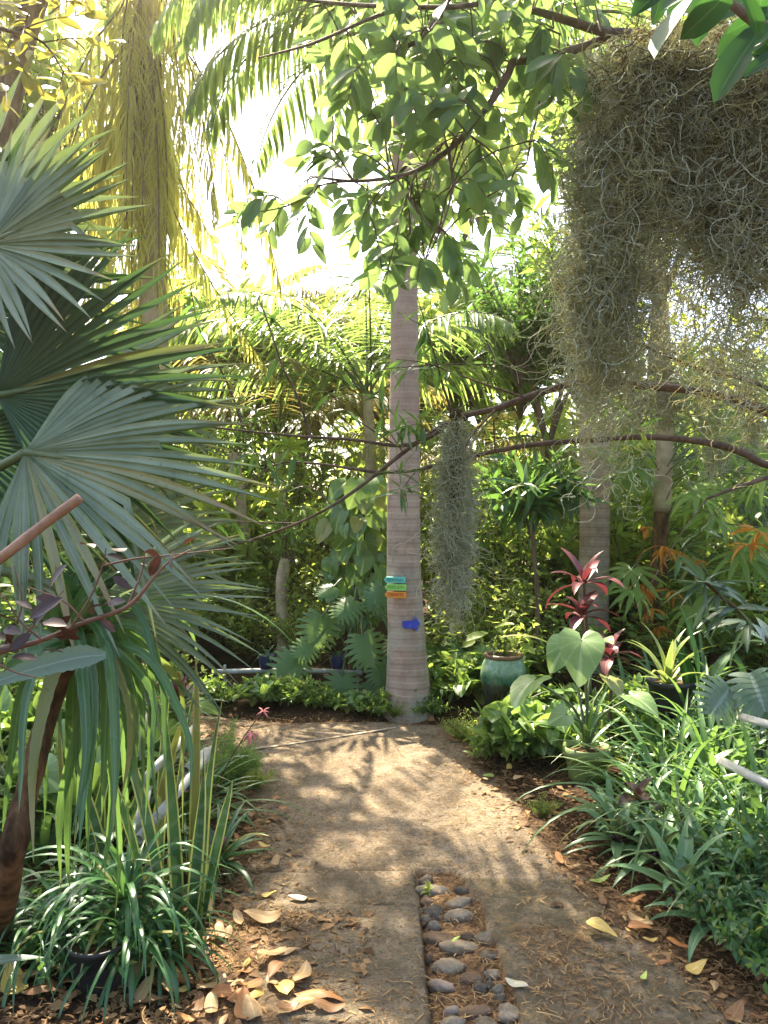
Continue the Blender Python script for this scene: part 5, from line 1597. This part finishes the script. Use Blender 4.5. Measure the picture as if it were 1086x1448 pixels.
# --- black pot with striped upright leaves
c = at(948, 1010, 5.0)
bp = thing('black_pot', 'black plastic pot raised among the strap leaves', 'plant pot', c)
g = G().lathe(potshape(.11, .14, .22, .006, .006, .03), c, 32); build('pot', [(g, M['blackplastic'])], bp)
g = G().lathe([(.13, .19), (.001, .2)], c, 20); build('soil', [(g, M['soil'])], bp)
ap = thing('striped_plant', 'yellow striped sword leaves growing in the black pot', 'plant', c + A(0, 0, .19))
g = G(); rosette(g, c + A(-.02, 0, .18), 14, .42, .028, (25, 85), .9, 9, .3); build('leaves', [(g, M['agave'])], ap)
bb = thing('broad_sword_plant', 'single broad dark green upright leaf beside the black pot', 'plant', at(985, 1000, 4.9))
g = G(); g.straps(np.array([at(988, 970, 4.9), at(978, 990, 4.9), at(1000, 985, 4.9)]), A(R_(150), R_(100), R_(20)), A(1.45, 1.3, 1.2), A(.52, .4, .42), A(.25, .5, .9), A(.072, .05, .05), 10, .25, lance); build('leaves', [(g, M['glossy'])], bb)

# --- strap leaved clumps of the right bed
SL1 = thing('strap_leaf_clump', 'x', 'plant'); g = G(); rosette(g, (0, 0, 0), 34, .85, .016, (12, 84), 1.7, 11, .35, None, 1.5, spread=.04); build('leaves', [(g, M['strap'])], SL1)
SL2 = thing('strap_leaf_clump', 'x', 'plant'); g = G(); rosette(g, (0, 0, 0), 26, .7, .021, (12, 80), 1.5, 11, .35, None, 1.5, spread=.04); build('leaves', [(g, M['strap'])], SL2)
SLL = [(950, 1178, 1, 'nearest the oyster plants'), (1012, 1160, 1.05, 'in front of the white plastic bar'), (945, 1122, .9, 'beside the green pot'), (1060, 1130, 1.1, 'against the white plastic bar'), (925, 1085, 1, 'behind the green pot'), (985, 1075, 1.1, 'below the black pot'), (1045, 1060, 1.1, 'beyond the white bar'), (1085, 1210, 1, 'at the bed corner above the narrow pale leaves'), (1000, 1110, 1.0, 'in the middle of the bed'), (1070, 1030, 1.2, 'farthest back under the blue grey stem'), (960, 1040, 1.0, 'directly in front of the black pot'), (895, 1040, 1.0, 'behind the elephant ear'),
       (968, 1215, .8, 'leaning over the nearest oyster plants'), (1040, 1205, .9, 'in front of the lower white bar'), (1075, 1265, .85, 'closest to the bed corner'), (905, 1168, .6, 'short, between the green pot and the oyster plants'), (1010, 1130, 1.0, 'behind the lower white bar\'s end'), (930, 1020, 1.0, 'just before the black pot'), (1000, 1020, 1.1, 'beside the black pot'), (1090, 1100, 1.0, 'over the lower white bar')]
for i, (px, py, s_, ws) in enumerate(SLL):
    pr = [SL1, SL2][i % 2]
    p = gp(px, py); p[2] = .02
    place(pr, f'clump of arching strap leaves {ws}', p, i * 1.9, s_, 'strap leaf clumps beside the path')

for i, (px, py, s_, ws) in enumerate([(60, 1235, .95, 'behind the pandan stem'), (130, 1215, 1.0, 'under the hanging toothed leaves'), (200, 1170, 1.0, 'around the grey stained pipe'), (255, 1180, .8, 'behind the tall snake plant'), (20, 1180, 1.1, 'deep in the shade beyond the pandan stem'), (190, 1120, .8, 'around the upper pipe ends'), (150, 1110, 1.1, 'in the dark behind the toothed leaves')]):
    p = gp(px, py); p[2] = .02
    place([SL2, SL1][i % 2], f'clump of arching strap leaves {ws}', p, i * 1.3 + .5, s_, 'strap leaf clumps under the fan palm')

# --- oyster plants
OY = []
for v_ in range(3):
    o_ = thing('oyster_plant', 'x', 'plant'); g = G(); rosette(g, (0, 0, .05), 17, .29, .03, (6, 78), 1.0, 8, .28, strap_prof, 1.5, spread=.012)
    g2 = G(); g2.tube([A(0, 0, -.03), A(0, 0, .06)], .016, .014, 8)
    for a in range(5):
        g2.lathe([(.001, 0), (.012, .006), (.016, .016), (.010, .026), (.001, .03)], (.035 * math.cos(a * 1.25), .035 * math.sin(a * 1.25), .05 + .01 * (a % 2)), 10)
    build('leaves', [(g, M['oyster'])], o_); build('bracts', [(g2, M['darkred'])], o_); OY.append(o_)
OYL = [(962, 1290, 1.15, 'nearest with drooping pale striped leaves'), (876, 1208, .95, 'at the path edge beside a dark red shoot'), (908, 1196, 1, 'second along the path edge'), (1000, 1255, 1.1, 'behind the nearest one'), (930, 1235, 1.05, 'between the path edge and the nearest one'), (862, 1178, .9, 'farthest along the path edge toward the green pot'), (985, 1215, 1.1, 'half under the strap leaves'), (1040, 1290, 1.0, 'beside the shady corner plants'), (1090, 1300, 1.25, 'with narrow pale leaves at the bed corner'), (1040, 1225, 1.0, 'deepest in the bed'), (1010, 1330, .9, 'low before the shady corner plants')]
for i, (px, py, s_, ws) in enumerate(OYL):
    p = gp(px, py); p[2] = .015
    place(OY[i % 3], f'oyster plant rosette {ws}', p, i * 2.3, s_, 'oyster plants along the path')
cordyline('dark maroon shoot among the oyster plants', [(gp(905, 1215) + A(.03, .1, .24), 6, .12)], 'darkred')

# --- blue grey leaved stem
bs = thing('blue_grey_shrub', 'leaning stem with whorls of narrow blue grey leaves', 'shrub', gp(1150, 1120))
g, gl = G(), G(); pth = [gp(1150, 1120), at(1120, 960, 4.0), at(1060, 880, 3.6), at(1010, 835, 3.4), at(996, 822, 3.35)]
g.tube(pth, .014, .006, 7); P = catmull(pth, 8)
for f, n in [(.99, 11), (.85, 7), (.72, 9), (.6, 8), (.5, 8), (.4, 7)]:
    p = P[int(f * (len(P) - 1))]
    leaves_at(gl, LEAF['lance'], np.tile(p, (n, 1)), norm(rng.normal(size=(n, 3)) * A(1, .7, .5) + A(-.2, 0, -.05)), U(.14, .24, n), tilt=.3)
build('stem', [(g, M['twig'])], bs); build('leaves', [(gl, M['bluegrey'])], bs)
md = thing('split_leaf_plant', 'plant with broad split silvery green leaves above the white bars', 'plant', gp(1080, 1110))
gs = G()
for (px, py, dx, dy, s_) in [(1030, 975, -30, 50, .2), (1062, 955, 22, 50, .22), (1085, 990, 30, 40, .2)]:
    p0, p1 = at(px, py, 3.9), at(px + dx, py + dy, 3.75)
    P = catmull([gp(1080, 1110), (gp(1080, 1110) + p0) / 2 + A(.05, 0, .15), p0], 6); gs.tubes(P[None], np.full((1, len(P)), .006), 5)
    gl = G(); leaves_at(gl, MP, p0, p1 - p0, s_, up=A(0, -.8, .6), tilt=.25); build('leaf', [(gl, M['bluegrey'])], md)
build('stalks', [(gs, M['stem'])], md)


# --- white plastic pipes
def pipe(label, p0, p1, r=.024, name='plastic_pipe', cat='pipe', group='white plastic pipes lying in the beds'):
    p0, p1 = A(*p0), A(*p1)
    T = norm(p1 - p0); x = norm(np.cross(T, A(.1, .2, 1))); y = np.cross(T, x)
    ln = np.linalg.norm(p1 - p0)
    prof = [(r * .78, .12), (r * .78, .001), (r, 0), (r, ln), (r * .78, ln), (r * .78, ln - .1)]
    g = G().lathe(prof, (0, 0, 0), 20)
    V = g.V[0]; g.V[0] = V[:, :1] * x + V[:, 1:2] * y + V[:, 2:] * T + p0
    return tag(build(name, [(g, M['pvc'])], loc=p0, smooth=True), label, cat, group)


pipe('white pipe with its dark open end low among the snake plants', at(196, 1187, 2.9), at(300, 1060, 3.5), .02)
pipe('white pipe resting highest, its open end by the toothed leaves', at(196, 1110, 3.0), at(276, 1028, 3.5), .018)
pipe('thin upright white pipe behind the toothed leaves', at(200, 1075, 3.2), at(203, 1010, 3.25), .012)
pipe('short white pipe stub nearest the feathery fern', at(262, 1090, 3.3), at(292, 1062, 3.5), .019)
pipe('leaning grey stained pipe under the open ends', at(190, 1200, 2.95), at(208, 1112, 3.05), .02)
pipe('white bar crossing low at the right bed'.replace('right ', 'strap leaf '), at(1020, 1076, 3.55), at(1150, 1142, 3.05), .02)
pipe('white bar higher up behind the split leaves', at(1050, 1014, 3.6), at(1150, 1042, 3.3), .018)

# ================================================================== left bed
# --- pandan with toothed hanging leaves
pb = gp(-5, 1330); ph = at(98, 905, 2.25)
pd = thing('pandan', 'pandan with long toothed strap leaves arching over and hanging down', 'plant', pb)
g = G(); g.tube([pb + A(0, 0, -.05), at(15, 1220, 2.22), at(38, 1120, 2.25), at(70, 1000, 2.3), ph + A(0, 0, -.05)], [.045, .04, .036, .03, .026], sides=12, lump=.14); build('stem', [(g, M['huskbark'])], pd)


def toothed(t):
    return strap_prof(t) * (1 + .12 * (np.sin(t * 150) > .6))


def leafpath(g, pts, D0, D1, w, S=40):
    P = catmull([at(p[0], p[1], d) for p, d in zip(pts, np.linspace(D0, D1, len(pts)))], 14)
    tl = np.linspace(0, 1, len(P)); t = np.linspace(0, 1, S + 1)
    C = np.stack([np.interp(t, tl, P[:, i]) for i in range(3)], -1)
    T = norm(np.gradient(C, axis=0)); tw = U(-.7, .7)
    out = norm(A(math.sin(tw), -math.cos(tw), .35))
    sd_ = norm(np.cross(T, out)); nrm = np.cross(sd_, T)
    wv = (w * toothed(t) * np.minimum(1, .55 + t * 3))[:, None]
    V = np.stack([C + sd_ * wv + nrm * wv * .35, C, C - sd_ * wv + nrm * wv * .35], 1)
    L = np.zeros(V.shape); L[..., 0] = A(1, 0, -1); L[..., 1] = t[:, None]; L[..., 2] = random.random()
    g.add(V, gridq(S + 1, 3), L)


LV = [([(105, 900), (135, 880), (147, 930), (145, 1060), (140, 1160)], .025), ([(95, 905), (60, 930), (40, 1000), (30, 1090), (28, 1150)], .022), ([(95, 905), (85, 935), (70, 1020), (62, 1110), (60, 1170)], .026), ([(100, 905), (108, 930), (104, 1040), (100, 1200), (98, 1262)], .028), ([(105, 905), (125, 945), (130, 1030), (118, 1130), (110, 1200)], .024),
      ([(110, 905), (160, 915), (180, 990), (182, 1080), (172, 1140)], .024), ([(110, 900), (180, 930), (165, 1060), (150, 1200), (140, 1240)], .022), ([(110, 895), (190, 885), (225, 950), (235, 1040), (232, 1110)], .015), ([(112, 890), (170, 850), (205, 880), (222, 960), (250, 1010)], .013), ([(90, 900), (30, 900), (-10, 960), (-30, 1060)], .024), ([(90, 905), (20, 940), (-5, 1020), (-12, 1120)], .022), ([(100, 905), (75, 960), (48, 1080), (45, 1220)], .022),
      ([(112, 905), (150, 960), (160, 1080), (168, 1200), (160, 1300)], .018), ([(105, 905), (115, 1000), (88, 1140), (84, 1260)], .022), ([(112, 900), (210, 930), (262, 1040), (270, 1130)], .014), ([(95, 905), (40, 970), (12, 1080), (5, 1200)], .02), ([(108, 905), (140, 1000), (132, 1100), (128, 1180), (125, 1230)], .02)]
for _ in range(13):
    x0 = U(100, 250)
    LV.append(([(110, 905), ((105 + x0) / 2, U(860, 915)), (x0, U(930, 990)), (x0 + U(-8, 18), U(1040, 1090)), (x0 + U(-15, 22), U(1120, 1260))], U(.016, .024)))
g = G()
for i, (pts, w_) in enumerate(LV):
    leafpath(g, [(x + U(-4, 4), y) for x, y in pts], 2.28, 2.28 - .28 * math.sin(i * 1.9), w_ * .92)
rosette(g, ph + A(0, 0, -.02), 10, .3, .03, (45, 86), .7, 10, .35, None, 1.5)
rosette(g, ph + A(0, .1, -.02), 9, .7, .022, (5, 40), 1.9, 14, .35, None, 1.3, az0=R_(90), arc=4.0)
build('leaves', [(g, M['pandan'])], pd)
g = G(); leafpath(g, [(150, 926), (110, 930), (50, 945), (0, 962), (-60, 985)], 2.0, 1.85, .03)
build('pale_leaf', [(g, M['bluegrey'])], pd)['label'] = 'pale grey green leaf crossing the hanging ones'

# --- maroon leaved branch
mb = thing('maroon_shrub', 'thin branch with dark maroon leaves reaching over the toothed leaves', 'shrub', (-1.15, 1.75, 0))
g, gl = G(), G()
main = [A(-1.15, 1.75, -.05), A(-1.1, 1.75, .7), at(-60, 945, 1.75), at(0, 922, 1.75), at(60, 905, 1.74), at(120, 880, 1.72), at(180, 858, 1.7), at(215, 820, 1.7), at(238, 795, 1.7), at(268, 778, 1.7)]
g.tube(main, [.02, .014, .009, .007, .006, .0055, .005, .0035, .002, .0015], sides=7)
for pts in [[(100, 888), (130, 840), (145, 800), (150, 775)], [(60, 905), (30, 880), (10, 850), (-10, 830)], [(145, 800), (190, 790), (240, 785), (330, 775)], [(180, 858), (200, 810), (205, 780)], [(20, 915), (60, 870), (90, 835)], [(-20, 930), (20, 950), (60, 960)], [(120, 880), (90, 850), (40, 830)], [(0, 922), (30, 860), (20, 800)]]:
    P = catmull([at(x, y, 1.72) for x, y in pts], 6); g.tubes(P[None], np.linspace(.003, .0012, len(P))[None], 5)
for (px, py, s_) in [(115, 770, .07), (95, 798, .07), (160, 815, .05), (180, 775, .05), (205, 780, .055), (228, 785, .06), (262, 770, .05), (90, 845, .085), (130, 850, .07), (160, 855, .07), (178, 850, .06), (140, 875, .05), (40, 860, .06), (20, 880, .065), (5, 890, .06), (60, 880, .07), (85, 885, .06), (30, 905, .06), (70, 858, .06), (50, 845, .05), (10, 905, .07), (45, 895, .06), (75, 900, .06), (20, 850, .05), (-10, 870, .07), (100, 870, .05), (215, 800, .04), (60, 920, .05), (15, 930, .06), (150, 785, .06), (245, 778, .05)]:
    p0 = at(px, py, U(1.66, 1.76)); leaves_at(gl, LEAF['ell'], p0, A(U(-1, 1), U(-.4, .4), U(-.6, .2)), s_ * .95, up=A(0, -.6, .8), tilt=.6)
build('branch', [(g, M['redstem'])], mb); build('leaves', [(gl, M['darkred'])], mb)

# --- snake plants
SN = []
def snake(label, base, leaves):
    o = thing('snake_plant', label, 'plant', base, 'snake plants by the pipes')
    g = G()
    for (dx, dy, az, el, L, w, tw) in leaves:
        g.straps(base + A(dx, dy, 0), R_(az), R_(el), L, .15 + U(0, .3), w * .82, 16, .3, lambda t: np.maximum(np.minimum(1, .5 + 1.6 * t) * (1 - t ** 5) ** .8, .03), 1.6, None, tw * 1.7, U(-1.2, 1.2))
    build('leaves', [(g, M['snake'])], o)


b = gp(262, 1352)
snake('tall yellow edged snake plant nearest the spider plants', b, [(0.02, 0, 60, 86, .74, .030, .9), (-.03, .03, 120, 84, .98, .033, -1.0), (.03, .06, 80, 85, .9, .028, 1.4), (-.08, .05, 150, 80, .85, .028, -.7), (.05, .02, 20, 83, .62, .026, .8), (-.12, 0, 170, 82, .7, .025, 1.2), (0, .12, 90, 87, 1.05, .03, -.6)])
b = gp(205, 1300)
snake('snake plant cluster between the pipe ends', b, [(0, 0, 60, 82, .8, .028, 1.2), (.07, .03, 40, 85, .95, .03, -.9), (-.06, .05, 150, 84, .85, .026, .6), (.02, .12, 100, 86, 1.0, .028, 1.0), (-.12, .02, 170, 78, .7, .025, -1)])
b = gp(120, 1290)
snake('snake plant in the shade behind the hanging toothed leaves', b, [(0, 0, 60, 84, .7, .026, 1.2), (.08, .03, 20, 80, .6, .025, -.9), (-.07, .05, 150, 82, .8, .026, .6), (.02, .1, 100, 86, .75, .026, 1.0)])

# --- spider plants and the black pot they spill over
c = gp(140, 1408)
po = thing('black_pot', 'black nursery pot half buried among the spider plants', 'plant pot', c)
g = G().lathe(potshape(.075, .095, .19, .005, .006, .02), c, 32); build('pot', [(g, M['blackplastic'])], po)
g = G().lathe([(.088, .165), (.001, .172)], c, 20); build('soil', [(g, M['soil'])], po)
pw = thing('pot_weeds', 'small bright green seedlings in the black nursery pot', 'plant', c + A(0, 0, .17))
gs, gl = G(), G(); shoots(gs, gl, c + A(0, 0, .165), .06, .075, 30, 6, LEAF['ovate'], .022, .3, .2, .001); build('stems', [(gs, M['stem'])], pw); build('leaves', [(gl, M['bushB'])], pw)
SPD = thing('spider_plant', 'x', 'plant'); g = G(); rosette(g, (0, 0, .03), 46, .42, .0105, (5, 82), 2.3, 12, .3, None, 1.3, spread=.015); build('leaves', [(g, M['spider'])], SPD)
SPL = [(178, 1362, .2, 1.1, 'tallest, rising beside the black pot'), (95, 1372, .1, .95, 'behind the black pot by the pandan stem'), (188, 1390, .1, .95, 'spilling in front of the snake plants'), (40, 1385, .05, .9, 'at the foot of the pandan stem'), (130, 1330, .12, .9, 'just behind the black pot'), (230, 1380, .06, .8, 'nearest the fallen leaves')]
for i, (px, py, dz, s_, ws) in enumerate(SPL):
    p = gp(px, py); p[2] = dz
    place(SPD, f'spider plant {ws}', p, i * 1.7, s_, 'spider plants in the near bed')
gl = G(); gl.straps(A(-1.3, 2.15, .30), R_(12), R_(12), .34, .3, .035, 9, .2, lance)
tag(build('broad_leaf_shoot', [(gl, M['bluegrey'])], loc=(-1.3, 2.15, .3)), 'broad pale leaf poking in at the near corner below the pandan stem', 'plant')

# --- asparagus fern
c = gp(325, 1128); af = thing('asparagus_fern', 'bright feathery fern bushing over the path edge', 'fern', c)
gs, gl = G(), G()
shoots(gs, gl, c, .42, .24, 90, 60, leafp(1, 3, lambda t: 1 - .8 * t, .05, .1, 0), .045, .1, .1, .0015, .5, None, .1, .9, .8)
build('stems', [(gs, M['stem'])], af); build('fronds', [(gl, M['feather'])], af)
c = gp(372, 1120); af2 = thing('asparagus_fern', 'small yellowish feathery tuft leaning onto the concrete', 'fern', c)
gs, gl = G(), G(); shoots(gs, gl, c + A(-.05, .05, 0), .15, .17, 30, 40, leafp(1, 3, lambda t: 1 - .8 * t, .05, .1, 0), .04, .1, .1, .0012, .4); build('stems', [(gs, M['stem'])], af2); build('fronds', [(gl, M['bushA'])], af2)

# --- red centred bromeliads
def bromeliad(label, c, n, L, w, nr, Lr):
    o = thing('bromeliad', label, 'plant', c)
    g, g2 = G(), G(); rosette(g, c, n, L, w, (5, 70), .9, 9, .3, None, 1.4, spread=.01); rosette(g2, c + A(0, 0, .04), nr, Lr, w * 1.1, (20, 85), .6, 6, .3, lance, 1.4)
    build('leaves', [(g, M['spider'])], o); build('red_bracts', [(g2, M['red'])], o)


bromeliad('red centred bromeliad at the path edge below the feathery fern', gp(308, 1238) + A(0, 0, .06), 26, .3, .017, 7, .1)
bromeliad('red bracted bromeliad beside the snake plants and pipes', gp(285, 1190) + A(0, 0, .2), 20, .28, .016, 9, .12)
bromeliad('orange red bromeliad deep under the lowest fan palm leaf', at(252, 1005, 4.0), 14, .25, .02, 16, .17)
bromeliad('bright strap leaved bromeliad behind the maroon branch', at(108, 862, 2.4), 12, .2, .03, 1, .03)

# --- nodding pink flower
c = gp(300, 1150); pf = thing('pink_flower', 'nodding pink flower on a thin red stalk over the path bend', 'flower', c)
g = G(); g.tube([c, at(315, 1095, 3.9), at(340, 1050, 3.8), at(362, 1018, 3.75), at(372, 1005, 3.74)], .004, .002, 6); g.tube([at(335, 1057, 3.8), at(350, 1042, 3.78), at(358, 1038, 3.77)], .003, .002, 5); build('stalk', [(g, M['redstem'])], pf)
g = G(); rosette(g, at(355, 1036, 3.77), 8, .065, .008, (-60, 20), 1.0, 5, .3, lance); build('petals', [(g, M['pink'])], pf); g = G(); rosette(g, at(372, 1006, 3.74), 6, .04, .006, (-30, 50), .6, 5, .3, lance); build('bud', [(g, M['pink'])], pf)
c = gp(600, 1262); wd = thing('weed_sprout', 'tiny bright sprout between the upper drain stones', 'plant', c)
gs, gl = G(), G(); shoots(gs, gl, c + A(.02, 0, -.01), .05, .035, 7, 4, LEAF['ovate'], .022, .2, .3, .001); build('leaves', [(gs, M['stem']), (gl, M['bushA'])], wd)
# ================================================================== camera, light
cam = bpy.data.objects.new('camera', bpy.data.cameras.new('camera')); COL.objects.link(cam)
cam.location = (0, 0, CH); cam.rotation_euler = (PI / 2, 0, 0)
cam.data.sensor_fit = 'VERTICAL'; cam.data.sensor_height = 36; cam.data.lens = 36 * F / 1448
cam.data.clip_end = 500; cam.data.clip_start = .05
SC.camera = cam
SUN_AZ, SUN_EL = R_(-20), R_(54)
w = bpy.data.worlds.new('World'); SC.world = w; w.use_nodes = True
sk = w.node_tree.nodes.new('ShaderNodeTexSky'); sk.sky_type = 'NISHITA'; sk.sun_disc = False
sk.sun_elevation = SUN_EL; sk.sun_rotation = SUN_AZ; sk.dust_density = 3.5; sk.air_density = 1.0; sk.ozone_density = .3
bg = w.node_tree.nodes['Background']; bg.inputs[1].default_value = .125
w.node_tree.links.new(sk.outputs[0], bg.inputs[0])
sd_ = Vector((math.sin(SUN_AZ) * math.cos(SUN_EL), math.cos(SUN_AZ) * math.cos(SUN_EL), math.sin(SUN_EL)))
sl = bpy.data.objects.new('sun', bpy.data.lights.new('sun', 'SUN')); COL.objects.link(sl)
sl.data.energy = 5; sl.data.angle = R_(.5); sl.data.color = (1, .89, .7)
sl.rotation_euler = sd_.to_track_quat('Z', 'Y').to_euler()
SC.view_settings.view_transform = 'Standard'; SC.view_settings.look = 'None'; SC.view_settings.gamma = 1
SC.view_settings.exposure = 2.32
SC.cycles.use_denoising = True
SC.cycles.max_bounces = 8; SC.cycles.diffuse_bounces = 4; SC.cycles.transmission_bounces = 6; SC.cycles.glossy_bounces = 2
SC.cycles.caustics_reflective = False; SC.cycles.caustics_refractive = False

# thin haze volume added to give a glow toward the sun
hz = G().box((0, 5, 5.6), (31, 31, 6.7))
hm, nt = _nt('haze'); g_ = N(nt)
pv = g_.n('ShaderNodeVolumePrincipled'); pv.inputs['Color'].default_value = (1, .96, .74, 1); pv.inputs['Density'].default_value = .0015; pv.inputs['Anisotropy'].default_value = .78
ou = g_.n('ShaderNodeOutputMaterial'); g_.l(pv.outputs[0], ou.inputs['Volume'])
o = build('haze', [(hz, hm)], smooth=False); o['kind'] = 'stuff'; o['label'] = 'thin haze added through the whole garden for the sun glow'
SC.cycles.volume_bounces = 1
